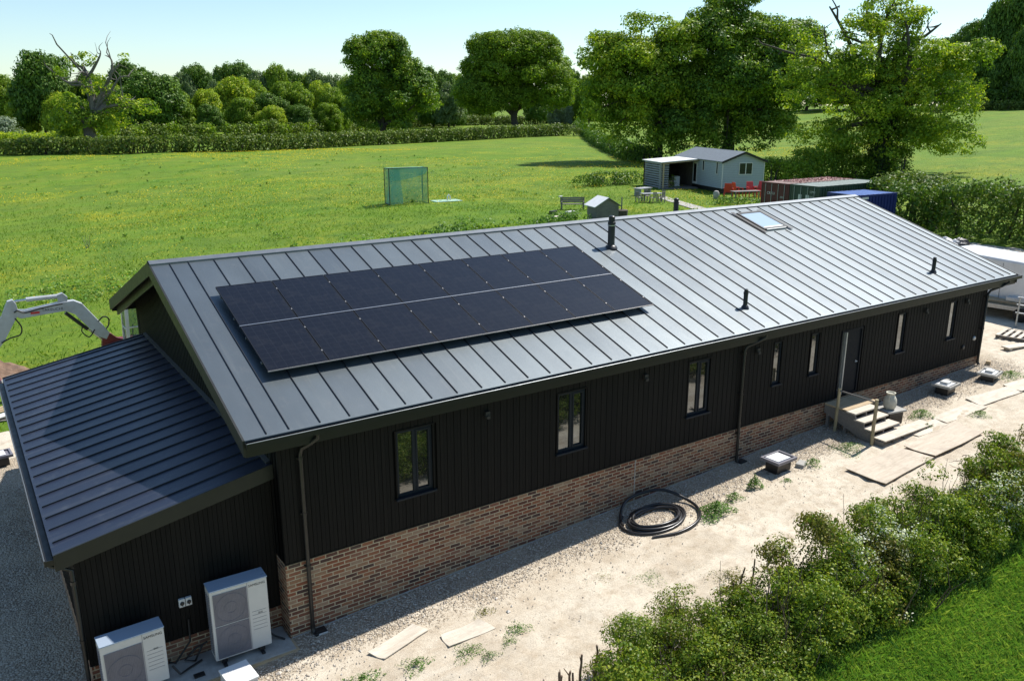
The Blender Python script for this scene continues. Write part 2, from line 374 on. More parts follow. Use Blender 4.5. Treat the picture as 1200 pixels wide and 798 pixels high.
# far pasture
M['pasture'] = plain('pale_pasture', (.20,.235,.085), .9, 0, .18, .15, .3, 2, .15)
M['lawn'] = plain('bright_lawn_soil', (.045,.13,.014), .9, 0, .3, 2, .5, 20, .15)
# sandy ground and gravel, one recipe so that the sheets run into each other
def groundmat(name, gravelly):
    m, nt, b = newmat(name); co = objco(nt)
    a1 = noise(nt, co, .45, 6, .62, .5); a2 = noise(nt, co, 3.5, 8, .72); a3 = noise(nt, co, 38, 4, .7)
    c = ramp(nt, a1, [(.30, (.45,.38,.285)), (.50, (.56,.49,.385)), (.72, (.64,.575,.465))])
    c = mix(nt, ramp(nt, a2, [(.47, (0,0,0)), (.66, (.75,.75,.75))]), c, (.40,.325,.235))
    mp = nd(nt, 'ShaderNodeMapping'); mp.inputs['Scale'].default_value = (.25, 2.3, 1); mp.inputs['Rotation'].default_value = (0, 0, .05); nt.links.new(co, mp.inputs[0])
    c = mix(nt, ramp(nt, noise(nt, mp.outputs[0], 1.3, 5), [(.5, (0,0,0)), (.68, (.5,.5,.5))]), c, (.66,.60,.49))
    c = mix(nt, 1.0, c, ramp(nt, a3, [(.25, (.74,.72,.7)), (.5, (1,1,1)), (.8, (1.12,1.12,1.12))]), 'MULTIPLY')
    vo = nd(nt, 'ShaderNodeTexVoronoi', Scale=9.0); nt.links.new(co, vo.inputs['Vector'])
    sp = math_(nt, 'MULTIPLY', math_(nt, 'LESS_THAN', vo.outputs['Distance'], .13), math_(nt, 'GREATER_THAN', noise(nt, co, 2.1, 2), .56))
    c = mix(nt, math_(nt, 'MULTIPLY', sp, .45), c, (.28,.22,.16))
    h = mix(nt, .35, a2, a3)
    if gravelly:
        v1 = nd(nt, 'ShaderNodeTexVoronoi', Scale=26.0); nt.links.new(co, v1.inputs['Vector']); v2 = nd(nt, 'ShaderNodeTexVoronoi', Scale=55.0); nt.links.new(co, v2.inputs['Vector'])
        sc1 = nt.nodes.new('ShaderNodeSeparateColor'); nt.links.new(v1.outputs['Color'], sc1.inputs[0])
        g = ramp(nt, sc1.outputs[0], [(0, (.33,.275,.21)), (.4, (.44,.375,.295)), (.75, (.53,.46,.37)), (1, (.66,.60,.50))])
        g = mix(nt, 1.0, g, ramp(nt, v1.outputs['Distance'], [(.15, (1.08,1.08,1.08)), (.65, (.60,.58,.55))]), 'MULTIPLY')
        g = mix(nt, ramp(nt, noise(nt, co, .9, 6, .7), [(.4, (0,0,0)), (.65, (.6,.6,.6))]), g, (.50,.42,.31))
        sx = nt.nodes.new('ShaderNodeSeparateXYZ'); nt.links.new(co, sx.inputs[0])
        wav = math_(nt, 'MULTIPLY', math_(nt, 'SUBTRACT', noise(nt, co, .7, 8, .72), .5), 2.6)
        yy = math_(nt, 'ADD', sx.outputs[1], wav); m1 = ramp(nt, math_(nt, 'ADD', yy, 1.65), [(.35, (0,0,0)), (1.0, (1,1,1))])
        m2 = ramp(nt, math_(nt, 'ADD', math_(nt, 'MULTIPLY', sx.outputs[0], -1.0), wav), [(.0, (0,0,0)), (.6, (1,1,1))])
        y3 = ramp(nt, math_(nt, 'ADD', yy, 3.3), [(.5, (0,0,0)), (1, (1,1,1))])
        mm = math_(nt, 'MAXIMUM', m1, math_(nt, 'MULTIPLY', m2, y3))
        mm = math_(nt, 'MULTIPLY', mm, ramp(nt, math_(nt, 'ADD', math_(nt, 'ADD', sx.outputs[0], wav), 8.0), [(.3, (0,0,0)), (.9, (1,1,1))]))
        mm = math_(nt, 'MULTIPLY', mm, ramp(nt, math_(nt, 'SUBTRACT', 24.0, math_(nt, 'ADD', sx.outputs[0], wav)), [(.0, (0,0,0)), (.9, (1,1,1))]))
        thr = ramp(nt, math_(nt, 'ADD', math_(nt, 'SUBTRACT', mm, sc1.outputs[1]), .5), [(.44, (0,0,0)), (.56, (1,1,1))])
        c = mix(nt, thr, c, g); h = mix(nt, thr, h, math_(nt, 'SUBTRACT', 1.0, v1.outputs['Distance']))
    nt.links.new(c, b.inputs['Base Color']); b.inputs['Roughness'].default_value = .95; b.inputs['Specular IOR Level'].default_value = .12
    bump(nt, b, h, .9, .035); return m
M['sand'] = groundmat('dry_sandy_ground', False); M['gravel'] = groundmat('crushed_gravel_and_sand', True)
m, nt, b = newmat('loose_stones'); g = nt.nodes.new('ShaderNodeNewGeometry')
nt.links.new(ramp(nt, g.outputs['Random Per Island'], [(0, (.32,.27,.21)), (.3, (.46,.40,.33)), (.8, (.54,.485,.41)), (1, (.68,.64,.57))]), b.inputs['Base Color']); b.inputs['Roughness'].default_value = .9; M['stone'] = m
# netting
m, nt, b = newmat('green_netting'); co = objco(nt)
b.inputs['Base Color'].default_value = (.12,.42,.34,1); b.inputs['Roughness'].default_value = .7
tr = nt.nodes.new('ShaderNodeBsdfTransparent'); ms = nt.nodes.new('ShaderNodeMixShader')
nt.links.new(ramp(nt, noise(nt, co, .9, 3), [(.35, (.42,)*3), (.7, (.70,)*3)]), ms.inputs[0])
nt.links.new(tr.outputs[0], ms.inputs[1]); nt.links.new(b.outputs[0], ms.inputs[2]); nt.links.new(ms.outputs[0], nt.nodes['Material Output'].inputs[0]); M['net'] = m

# ------------------------------------------------------------------ ground
class VN:   # cheap value noise for ragged outlines
    def __init__(s, seed): s.r = np.random.default_rng(seed).random((256, 256))
    def __call__(s, x, y):
        x = np.asarray(x, float); y = np.asarray(y, float)
        xi = np.floor(x).astype(int); yi = np.floor(y).astype(int); fx = x-xi; fy = y-yi; fx = fx*fx*(3-2*fx); fy = fy*fy*(3-2*fy)
        q = lambda a, b_: s.r[a % 256, b_ % 256]
        return (q(xi, yi)*(1-fx)+q(xi+1, yi)*fx)*(1-fy)+(q(xi, yi+1)*(1-fx)+q(xi+1, yi+1)*fx)*fy
vn = VN(3)
def fb(x, y, s): return vn(x*s, y*s)*.6+vn(x*s*2.7+9, y*s*2.7)*.3+vn(x*s*7, y*s*7+5)*.1
def relief(x, y):
    "lumps and two wheel ruts in the loose ground"
    w = smooth(.0, 1.2, -y-1.1)*smooth(-6.2, -5.0, y)+.35*smooth(23.5, 26, x)
    m_ = (fb(x+9, y+4, .35)-.5)*1.2
    rut = sum(-.035*np.exp(-((y-(c_+m_*.5))/.13)**2)+.014*np.exp(-((y-(c_+m_*.5)-.26)/.10)**2) for c_ in (-2.75, -4.15))
    return np.minimum(w, 1)*(rut*(fb(x, y, .6) > .40)*1.0+.055*(fb(x, y, 1.4)-.5)+.030*(fb(x+5, y+5, 4.)-.5)+.014*(fb(x, y, 11.)-.5))
def sheet(name, xs, ys, dz, mat, keep=None, jit=0):
    X, Y = np.meshgrid(xs, ys, indexing='ij'); Z = G(X, Y)+dz
    if jit: Z = Z+relief(X, Y)
    elif name == 'field': Z = Z-.14*smooth(-15.5, -14, X)*smooth(-43, -41, -X)*smooth(-5.2, -4.4, Y)*smooth(-1.5, .5, -Y)
    n, m_ = X.shape; V = np.stack([X, Y, Z], -1).reshape(-1, 3)
    I = np.arange(n*m_).reshape(n, m_)
    F = np.stack([I[:-1,:-1], I[1:,:-1], I[1:,1:], I[:-1,1:]], -1).reshape(-1, 4)
    if keep is not None:
        cx_ = V[F].mean(1); F = F[keep(cx_[:,0], cx_[:,1])]
        used = np.unique(F); mp_ = -np.ones(len(V), int); mp_[used] = np.arange(len(used)); V = V[used]; F = mp_[F]
    me = bpy.data.meshes.new(name); me.from_pydata(V.tolist(), [], F.tolist()); me.update()
    me.polygons.foreach_set('use_smooth', [True]*len(me.polygons)); me.materials.append(mat)
    o = bpy.data.objects.new(name, me); COL.objects.link(o); TM[o.name] = Matrix.Identity(4)
    return tag(o, kind='structure')
def graded(a, b, near0, near1, step, grow=1.12):
    v = list(np.arange(near0, near1+1e-6, step)); s = step; x = near1
    while x < b: s *= grow; x += s; v.append(x)
    s = step; x = near0; lo = []
    while x > a: s *= grow; x -= s; lo.append(x)
    return np.array(sorted(lo)+v)
field = sheet('field', graded(-2500, 4000, -17, 50, 1), graded(-600, 5000, -9, 30, .6), 0, M['meadow'])

def dirt_zone(x, y):
    n = fb(x, y, .9)
    front = (y > -5.25+1.5*(n-.5)) & (y < 1) & (x > -16) & (x < 26)
    left = (x < 1) & (x > -16) & (y > -5) & (y < 14.6+2.4*(n-.5))
    right = (x > 22) & (x < 46+4*(n-.5)) & (y > -5.0+1.0*(n-.5)) & (y < 12.5+3*(n-.5))
    return front | left | right
dirt = sheet('dirt_ground', np.concatenate([np.arange(-16, 0, .2), np.arange(0, 25, .06), np.arange(25, 50, .2)]), np.concatenate([np.arange(-6.4, 0, .06), np.arange(0, 17, .2)]), .012, M['sand'], dirt_zone, 1)
def gravel_zone(x, y):
    n = fb(x+30, y, 1.5)
    return ((y < .5) & (x > -10) & (x < 25-n) & dirt_zone(x, y)) | ((x > -10) & (x <= .2) & (y < 12.4) & dirt_zone(x, y))
gravel = sheet('gravel_strip', np.concatenate([np.arange(-10, 0, .2), np.arange(0, 25, .06)]), np.concatenate([np.arange(-6.4, 0, .06), np.arange(.0, 12.8, .15)]), .016, M['gravel'], gravel_zone, 1)
# paved strip of lawn soil at the lower right, under the long grass
lawn = sheet('lawn_ground', np.arange(-2, 40, .5), np.arange(-20, -5.6, .4), .008, M['lawn'])
# pale strip of pasture beyond the first far hedge
def q4(px, py): p = at(px, py); return (p.x, p.y)

# loose stones
def stones(name, P, sz):
    n = len(P); base = np.array([(1,0,0),(0,1,0),(-1,0,0),(0,-1,0),(0,0,.8),(0,0,-.3)], float)
    F0 = np.array([(0,1,4),(1,2,4),(2,3,4),(3,0,4),(1,0,5),(2,1,5),(3,2,5),(0,3,5)])
    a = RNG.uniform(0, 6.28, n); V = base[None]*(sz[:, None, None]*RNG.uniform(.6, 1.3, (n, 6, 1)))
    ca, sa = np.cos(a), np.sin(a); X = V[..., 0]*ca[:, None]-V[..., 1]*sa[:, None]; Y = V[..., 0]*sa[:, None]+V[..., 1]*ca[:, None]
    V = np.stack([X, Y, V[..., 2]], -1)+P[:, None, :]
    F = (F0[None]+6*np.arange(n)[:, None, None]).reshape(-1, 3)
    me = bpy.data.meshes.new(name); me.from_pydata(V.reshape(-1, 3).tolist(), [], F.tolist()); me.update(); me.materials.append(M['stone'])
    o = bpy.data.objects.new(name, me); COL.objects.link(o); TM[o.name] = Matrix.Identity(4); return o
n = 15000
X = np.concatenate([RNG.uniform(-1, 23.5, n), RNG.uniform(-7, 0, 7000), RNG.uniform(-4, 30, 1400)]); Y = np.concatenate([-np.abs(RNG.normal(0, .68, n))-.02, RNG.uniform(-2, 11.5, 7000), RNG.uniform(-5, -1, 1400)])
ok = ~((X > -3.6) & (X < .16) & (Y > -.55)) & ~((X > .85) & (X < 3.2) & (Y < -.95) & (Y > -2.05)) & ~((X > 13) & (X < 23.5) & (Y < -1.3) & (Y > -3.1)); X = X[ok]; Y = Y[ok]
P = np.stack([X, Y, G(X, Y)+.028], -1)
o = stones('gravel_stones', P, RNG.gamma(3.0, .0026, len(P))+.005); tag(o, 'loose crushed stones scattered along the foot of the brick wall', 'gravel', kind='stuff')

# ------------------------------------------------------------------ main building
L = 22.78; D = 11.61; ZE = 2.534; ZR = 4.496; YE = -.25; XL = -.577; XR = 23.93; SL = (ZR-ZE)/(D/2-YE)
B = empty('barn_building', (L/2, D/2, g1(L/2, 0)), 0, 'long black timber clad building on a brick plinth with a grey standing seam metal roof', 'building')
def zroof(y): return ZE+(y-YE)*SL if y <= D/2 else ZR-(y-D/2)*SL
YB = D+.25
# roof decks (0.12 thick)
mb = MB(); th = .07
mb.hexa([(XL,YE,ZE-th),(XR,YE,ZE-th),(XR,D/2,ZR-th),(XL,D/2,ZR-th)], [(XL,YE,ZE),(XR,YE,ZE),(XR,D/2,ZR),(XL,D/2,ZR)])
RF = mb.build('roof', M['roof'], B, world=True, fix=True)
mb = MB(); mb.hexa([(XL,D/2,ZR-th),(XR,D/2,ZR-th),(XR,YB,ZE-th),(XL,YB,ZE-th)], [(XL,D/2,ZR),(XR,D/2,ZR),(XR,YB,ZE),(XL,YB,ZE)])
mb.build('roof', M['roof'], B, world=True, fix=True)
xs = [-.2, .18]+[.72+.5355*k for k in range(43)]+[23.62]
nrm = Vector((0, -SL, 1)).normalized()
SKY = (16.95, 18.05, 4.12, 5.28)    # skylight x0,x1,y0,y1
mb = MB(); mb2 = MB()
def rib(mb, x, ya, yb, back=False):
    w = .0075; h = .024
    za, zb = zroof(ya), zroof(yb)
    mb.hexa([(x-w,ya,za+.001),(x+w,ya,za+.001),(x+w,yb,zb+.001),(x-w,yb,zb+.001)], [(x-w*.8,ya,za+h),(x+w*.8,ya,za+h),(x+w*.8,yb,zb+h),(x-w*.8,yb,zb+h)])
for x in xs:
    if SKY[0]-.05 < x < SKY[1]+.05: rib(mb, x, YE+.05, SKY[2]-.1); rib(mb, x, SKY[3]+.1, D/2-.16)
    else: rib(mb, x, YE+.05, D/2-.16)
    rib(mb2, x, D/2+.16, YB-.05)
mb.build('roof_seam', M['seam'], B, world=True, fix=True); mb2.build('roof_seam', M['seam'], B, world=True, fix=True)
mb = MB()   # ridge cap
rc = .15
mb.add([(XL-.02,D/2-rc,zroof(D/2-rc)+.038),(XR+.02,D/2-rc,zroof(D/2-rc)+.038),(XR+.02,D/2,ZR+.045),(XL-.02,D/2,ZR+.045),(XL-.02,D/2+rc,zroof(D/2+rc)+.038),(XR+.02,D/2+rc,zroof(D/2+rc)+.038),
        (XL-.02,D/2-rc,zroof(D/2-rc)),(XR+.02,D/2-rc,zroof(D/2-rc)),(XL-.02,D/2+rc,zroof(D/2+rc)),(XR+.02,D/2+rc,zroof(D/2+rc))],
       [(0,1,2,3),(3,2,5,4),(6,7,1,0),(4,5,9,8)])
mb.build('ridge_cap', M['ridge'], B, world=True)
# barge boards (two depths on each gable), fascias, gutter
for xx, s_ in ((XL, -1), (XR, 1)):
    mb = MB(); a = xx; b_ = xx+s_*.035
    mb.hexa([(a,YE-.02,ZE-.27),(b_,YE-.02,ZE-.27),(b_,D/2,ZR-.28),(a,D/2,ZR-.28)], [(a,YE-.02,ZE+.012),(b_,YE-.02,ZE+.012),(b_,D/2,ZR+.012),(a,D/2,ZR+.012)])
    mb.hexa([(a,D/2,ZR-.28),(b_,D/2,ZR-.28),(b_,YB+.02,ZE-.27),(a,YB+.02,ZE-.27)], [(a,D/2,ZR+.012),(b_,D/2,ZR+.012),(b_,YB+.02,ZE+.012),(a,YB+.02,ZE+.012)])
    mb.build('barge_board', M['trim2'], B, world=True, fix=True)
    mb = MB(); a = xx-s_*.12; b_ = xx-s_*.16
    for (y0, z0, y1, z1) in ((YE+.55, ZE-.10+.55*SL, D/2, ZR-.10), (D/2, ZR-.10, YB-.05, ZE-.10)):
        mb.hexa([(a,y0,z0-.32),(b_,y0,z0-.32),(b_,y1,z1-.32),(a,y1,z1-.32)], [(a,y0,z0),(b_,y0,z0),(b_,y1,z1),(a,y1,z1)])
    mb.build('inner_barge_board', M['trim2'], B, world=True, fix=True)
mb = MB(); mb.box((XL+.002,YE+.01,ZE-.30),(XR-.002,YE+.05,ZE-.075)); mb.box((XL+.002,YB-.05,ZE-.30),(XR-.002,YB-.01,ZE-.075)); mb.build('fascia', M['trim'], B, world=True)
mb = MB(); mb.box((XL+.17,YE+.052,ZE-.30),(XR-.17,.0,ZE-.28)); mb.build('soffit', M['soffit'], B, world=True)
mb = MB()   # gutter: an open channel with a bright lip
for (y0, y1, z0, z1) in ((YE-.115,YE+.008,ZE-.115,ZE-.10),(YE-.125,YE-.112,ZE-.115,ZE-.022),(YE-.002,YE+.008,ZE-.1,ZE-.03)): mb.box((XL,y0,z0),(XR+.12,y1,z1))
for x in (XL, XR+.11): mb.box((x,YE-.112,ZE-.10),(x+.01,YE-.002,ZE-.03))
GU = mb.build('gutter', M['trim'], B, world=True)
mb = MB(); mb.tube([(XL,YE-.12,ZE-.018),(XR+.12,YE-.12,ZE-.018)], .009, 6); mb.build('gutter_lip', M['ridge'], GU, world=True)

# openings in the front wall  (x0,x1,z0,z1)
WIN = [(2.20,2.95,.66,1.97),(5.90,6.63,.66,1.97),(9.68,10.38,.68,2.0),(12.66,12.96,.90,2.0),(14.13,14.45,.90,2.0),(18.02,18.40,.86,2.0),(20.70,21.08,.84,2.0)]
DOOR = (15.62,16.38,.0,1.86)
OPEN = WIN+[(15.45,16.38,.02,1.88)]
ZT = ZE-.26
def spans(z0, z1, cuts):
    out = [(z0, z1)]
    for a, b_ in cuts:
        nw = []
        for p, q in out:
            if b_ <= p or a >= q: nw.append((p, q)); continue
            if a > p: nw.append((p, a))
            if b_ < q: nw.append((b_, q))
        out = nw
    return out
def wall(name, mat, x0, x1, z0, z1, y0, y1, opens, parent):
    mb = MB(); ed = sorted({x0, x1}|{v for o_ in opens for v in o_[:2] if x0 < v < x1})
    for a, b_ in zip(ed, ed[1:]):
        m_ = (a+b_)/2
        for p, q in spans(z0, z1, [(o_[2], o_[3]) for o_ in opens if o_[0] < m_ < o_[1]]): mb.box((a,y0,p),(b_,y1,q))
    return mb.build(name, mat, parent, world=True)
wall('wall', M['clad'], 0, L, -.02, ZT, .045, .30, OPEN, B)
# vertical boards: wide under-boards with cover battens
mb = MB(); x = .0; w = .076; k = 0
while x < L-.02:
    x1 = min(x+w-.006, L)
    yy = .0 if k % 2 else .006
    cuts = [(o_[2]-.02, o_[3]+.02) for o_ in OPEN if o_[0]-.03 < x1 and o_[1]+.03 > x]
    z0 = random.uniform(-.02, .0)
    # cut in x too
    for p, q in spans(z0, ZT, cuts): mb.box((x,yy,p),(x1,.044,q))
    x += w; k += 1
mb.build('timber_cladding', M['clad'], B, world=True)
# side gable (left) boards, right gable, back wall
mb = MB(); mb2 = MB(); y = 0.0; k = 0
while y < D-.02:
    y1 = min(y+w-.007, D); zt = min(zroof(y), zroof(y1))-.08
    xx = 0 if k % 2 else .009
    mb.box((xx,y,-.01),(.04,y1,zt)); mb2.box((L-.04,y,-.01),(L-xx,y1,zt)); y += w; k += 1
mb.build('timber_cladding', M['clad'], B, world=True); mb2.build('timber_cladding', M['clad'], B, world=True)
mb = MB()
for a in (.045, L-.30):
    mb.add([(a,.3,-.02),(a,D-.3,-.02),(a,D-.3,zroof(D-.3)-.1),(a,D/2,ZR-.12),(a,.3,zroof(.3)-.1),(a+.25,.3,-.02),(a+.25,D-.3,-.02),(a+.25,D-.3,zroof(D-.3)-.1),(a+.25,D/2,ZR-.12),(a+.25,.3,zroof(.3)-.1)],
           [(0,1,2,3,4),(9,8,7,6,5),(0,5,6,1),(1,6,7,2),(2,7,8,3),(3,8,9,4),(4,9,5,0)])
mb.box((.0,D-.30,-.02),(L,D,ZT))
mb.build('wall', M['clad'], B, world=True, fix=True)
mb = MB(); mb.box((.3,.3,-.3),(L-.3,D-.3,-.02)); mb.build('floor_slab', M['concrete'], B, world=True)
# brick plinth, a touch proud of nothing: flush face at y=.012
mb = MB(); zb = -2.6
mb.box((-.005,.010,zb),(8.12,.30,-.012)); mb.box((8.135,.010,zb),(L+.005,.30,-.012)); mb.box((8.12,.03,zb),(8.135,.30,-.012))
mb.box((-.005,.30,zb),(.28,D,-.012)); mb.box((L-.28,.30,zb),(L+.005,D,-.012)); mb.box((.28,D-.28,zb),(L-.28,D,-.012))
mb.build('brick_plinth', M['brick'], B, world=True)
mb = MB(); mb.box((8.118,.004,-1.5),(8.137,.0099,-.014)); mb.build('expansion_joint', M['concrete'], B, world=True)
mb = MB(); mb.box((-.02,-.012,-.022),(15.4,.009,-.006)); mb.box((16.42,-.012,-.022),(L+.02,.009,-.006)); mb.build('drip_flashing', M['trim'], B, world=True)
mb = MB()     # render band at the foot of the bricks
for k in range(23):
    x0 = k; x1 = min(k+1, L); mb.hexa([(x0,-.006,g1(x0,0)-.1),(x1,-.006,g1(x1,0)-.1),(x1,.009,g1(x1,0)-.1),(x0,.009,g1(x0,0)-.1)],[(x0,-.006,g1(x0,0)+.03),(x1,-.006,g1(x1,0)+.03),(x1,.009,g1(x1,0)+.03),(x0,.009,g1(x0,0)+.03)])
mb.build('foundation_edge', M['concrete'], B, world=True)
# windows
def window(x0, x1, z0, z1, double):
    mb = MB(); f = .05; y0, y1 = .030, .105
    mb.box((x0,y0,z0),(x0+f,y1,z1)); mb.box((x1-f,y0,z0),(x1,y1,z1)); mb.box((x0+f,y0,z0),(x1-f,y1,z0+f)); mb.box((x0+f,y0,z1-f),(x1-f,y1,z1))
    W = MB(); W.box((x0-.02,.11,z0-.02),(x1+.02,.29,z1+.02)) # dark reveal box behind
    cs = [(x0+f, x1-f)]
    if double:
        xm = (x0+x1)/2; mb.box((xm-.035,y0,z0+f),(xm+.035,y1,z1-f)); cs = [(x0+f, xm-.035), (xm+.035, x1-f)]
    fr = mb.build('window', M['frame'], B, world=True, bevel=.004)
    for a, b_ in cs:
        m2 = MB(); m2.box((a-.003,.055,z0+f-.003),(b_+.003,.075,z1-f+.003)); m2.build('pane', M['glass'], fr, world=True)
    if double:   # opening casement sash on the right leaf
        a, b_ = cs[1]; m3 = MB(); s_ = .03
        m3.box((a,.018,z0+f),(a+s_,.05,z1-f)); m3.box((b_-s_,.018,z0+f),(b_,.05,z1-f)); m3.box((a+s_,.018,z0+f),(b_-s_,.05,z0+f+s_)); m3.box((a+s_,.018,z1-f-s_),(b_-s_,.05,z1-f))
        m3.build('casement', M['frame'], fr, world=True)
    m4 = MB(); m4.box((x0-.05,-.055,z0-.045),(x1+.05,.05,z0-.004)); m4.build('sill', M['frame'], fr, world=True, bevel=.004)
    m5 = MB(); m5.box((x0-.035,-.012,z1+.004),(x1+.035,.04,z1+.028)); m5.box((x0-.03,-.008,z0-.003),(x0-.002,.04,z1+.003)); m5.box((x1+.002,-.008,z0-.003),(x1+.03,.04,z1+.003)); m5.build('window_trim', M['clad'], fr, world=True)
for i, w_ in enumerate(WIN): window(*w_, i < 3)
# door with a narrow side light
mb = MB(); x0, x1, z0, z1 = 15.45, 16.38, .02, 1.88
mb.box((x0,.02,z0),(x0+.04,.12,z1)); mb.box((x1-.05,.02,z0),(x1,.12,z1)); mb.box((x0+.04,.02,z1-.05),(x1-.05,.12,z1)); mb.box((x0+.04,.02,z0),(x1-.05,.12,z0+.03))
DR = mb.build('door', M['door'], B, world=True)
mb = MB(); mb.box((15.67,.05,.055),(16.325,.10,1.825)); mb.build('door_leaf', M['door'], DR, world=True, bevel=.004)
mb = MB(); mb.box((15.495,.06,.055),(15.60,.08,1.825)); mb.build('side_light', M['glass'], DR, world=True)
mb = MB(); mb.box((15.60,-.015,.055),(15.645,.11,1.825)); mb.build('light_strip', M['zincgalv'], DR, world=True)
mb = MB(); mb.tube([(16.22,.05,.92),(16.22,.0,.92),(16.13,.0,.92)], .012, 8); mb.lathe([(.02,0),(.02,.01)], 10, M=Matrix.Translation((16.22,.05,.92)) @ Matrix.Rotation(PI/2, 4, 'X')); mb.build('handle', M['steel'], DR, world=True)
# downpipes
def downpipe(x, zb_, gx, gy=-.06, foot=True):
    mb = MB(); r = .036
    mb.tube([(gx,YE-.055,ZE-.11),(gx,YE-.055,ZE-.20),(x+(gx-x)*.6,YE+.02,ZE-.30),(x+(gx-x)*.12,gy-.02,ZE-.42),(x,gy,ZE-.52),(x,gy,zb_+.16)], r, 12)
    for z in (ZE-.6, .9, -.12): 
        if z > zb_+.2: mb.tube([(x,gy,z-.025),(x,gy,z+.025)], r+.009, 12); mb.box((x-.06,gy+.02,z-.012),(x+.06,.012,z+.012))
    mb.tube([(x,gy,zb_+.17),(x,gy,zb_+.10),(x,gy-.05,zb_+.03)], r+.007, 12)
    o = mb.build('downpipe', M['pipe'], B, world=True, smoothed=True)
    if foot:
        mb = MB(); mb.box((x-.02,gy-.16,zb_-.04),(x+.22,gy+.03,zb_+.06)); mb.box((x+.01,gy-.13,zb_+.06),(x+.19,gy,zb_+.075)); mb.build('gully', M['black'], o, world=True, bevel=.01)
    return o
dp = downpipe(.38, g1(.38,0), .62); downpipe(11.48, g1(11.5,0), 11.9); downpipe(22.70, g1(22.7,0)+.02, 23.4, foot=False)
mb = MB(); mb.box((.43,-.232,g1(.4,0)-.02),(.60,-.20,g1(.4,0)+.05)); mb.build('gully_label', M['white'], dp, world=True)
# round vents and small lamps on the wall
for x, z in ((21.75,.42),(22.35,.62)):
    mb = MB(); mb.lathe([(.07,0),(.07,.03),(.045,.05)], 14, M=Matrix.Translation((x,.0,z)) @ Matrix.Rotation(PI/2, 4, 'X')); mb.build('wall_vent', M['pipe'] if x < 22 else M['zincgalv'], B, world=True)
for x in (4.15, 8.3, 12.0, 19.35, 21.6):
    mb = MB(); mb.box((x-.05,-.06,1.86),(x+.05,.0,1.98)); mb.box((x-.04,-.09,1.84),(x+.04,-.06,1.9)); mb.build('eaves_vent', M['soffit'], B, world=True)
# flues
def flue(x, y, h, r, cap):
    z = zroof(y); mb = MB()
    mb.lathe([(r*1.9,-.02),(r*1.5,.05),(r*1.05,.07),(r,.09),(r,h*.72),(r*1.12,h*.73),(r*1.12,h*.80),(r*.9,h*.81),(r*.9,h*.97),(r*.6,h)], 18, c=(x,y,z))
    o = mb.build('flue', M['black'], B, world=True, smoothed=True)
    mb = MB(); mb.lathe([(r*1.15,0),(r*1.15,.02)], 18, c=(x,y,z+h*cap)); mb.build('flue_collar', M['steel'] if r > .09 else M['black'], o, world=True)
flue(10.85, 4.23, .86, .095, .69); flue(12.22, .66, .48, .055, .8); flue(20.62, .64, .46, .055, .8); flue(16.0, 7.0, .66, .085, .9)
# skylight
x0, x1, y0, y1 = SKY; mb = MB(); zo = .075
def P3(x, y, h): return (x, y-SL*h*.9, zroof(y)+h)
def slab(mb, xa, xb, ya, yb, h0, h1): mb.hexa([P3(xa,ya,h0),P3(xb,ya,h0),P3(xb,yb,h0),P3(xa,yb,h0)],[P3(xa,ya,h1),P3(xb,ya,h1),P3(xb,yb,h1),P3(xa,yb,h1)])
slab(mb, x0, x0+.07, y0, y1, 0, .07); slab(mb, x1-.07, x1, y0, y1, 0, .07); slab(mb, x0+.07, x1-.07, y0, y0+.08, 0, .07); slab(mb, x0+.07, x1-.07, y1-.08, y1, 0, .075)
slab(mb, x0-.14, x0-.002, y0-.12, y1+.12, .036, .042); slab(mb, x1+.002, x1+.14, y0-.12, y1+.12, .036, .042)
SKO = mb.build('skylight', M['trim'], B, world=True, fix=True)
mb = MB(); slab(mb, x0+.065, x1-.065, y0+.075, y1-.075, .045, .06); M['skyglass'] = glassmat('skylight_glass', .40, (.50,.58,.60)); mb.build('pane', M['skyglass'], SKO, world=True, fix=True)
mb = MB(); slab(mb, x0+.09, x1-.09, y0-.03, y0+.0, .0, .06); slab(mb, x0+.12, x1-.12, y0+.09, y0+.13, .061, .066); mb.build('window_rail', M['zincgalv'], SKO, world=True, fix=True)
# isolators on the lean-to wall, wires on the wall
# ---- lean-to
LY0, LY1 = .30, 10.62; LX = -3.42; LZ0 = 1.13; LZ1 = 1.78
def zl(x): return LZ0+(x-LX)*(LZ1-LZ0)/(-LX)
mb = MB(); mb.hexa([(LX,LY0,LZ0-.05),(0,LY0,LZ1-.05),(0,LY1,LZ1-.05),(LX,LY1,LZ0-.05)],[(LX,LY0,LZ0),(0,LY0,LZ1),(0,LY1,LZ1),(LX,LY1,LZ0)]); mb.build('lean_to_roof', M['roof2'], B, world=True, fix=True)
mb = MB(); y = .73
while y < LY1-.1:
    w_ = .009; h = .024; mb.hexa([(LX+.04,y-w_,zl(LX+.04)+.001),(0,y-w_,LZ1+.001),(0,y+w_,LZ1+.001),(LX+.04,y+w_,zl(LX+.04)+.001)],[(LX+.04,y-w_*.8,zl(LX+.04)+h),(0,y-w_*.8,LZ1+h),(0,y+w_*.8,LZ1+h),(LX+.04,y+w_*.8,zl(LX+.04)+h)]); y += .483
mb.build('roof_seam', M['seam'], B, world=True, fix=True)
mb = MB()
for ya, yb in ((LY0-.03, LY0-.001), (LY1+.001, LY1+.03)): mb.hexa([(LX,ya,LZ0-.25),(0,ya,LZ1-.25),(0,yb,LZ1-.25),(LX,yb,LZ0-.25)],[(LX,ya,LZ0+.02),(0,ya,LZ1+.02),(0,yb,LZ1+.02),(LX,yb,LZ0+.02)])
mb.box((LX-.002,LY0,LZ0-.22),(LX+.03,LY1,LZ0-.055)); mb.build('lean_to_fascia', M['trim2'], B, world=True, fix=True)
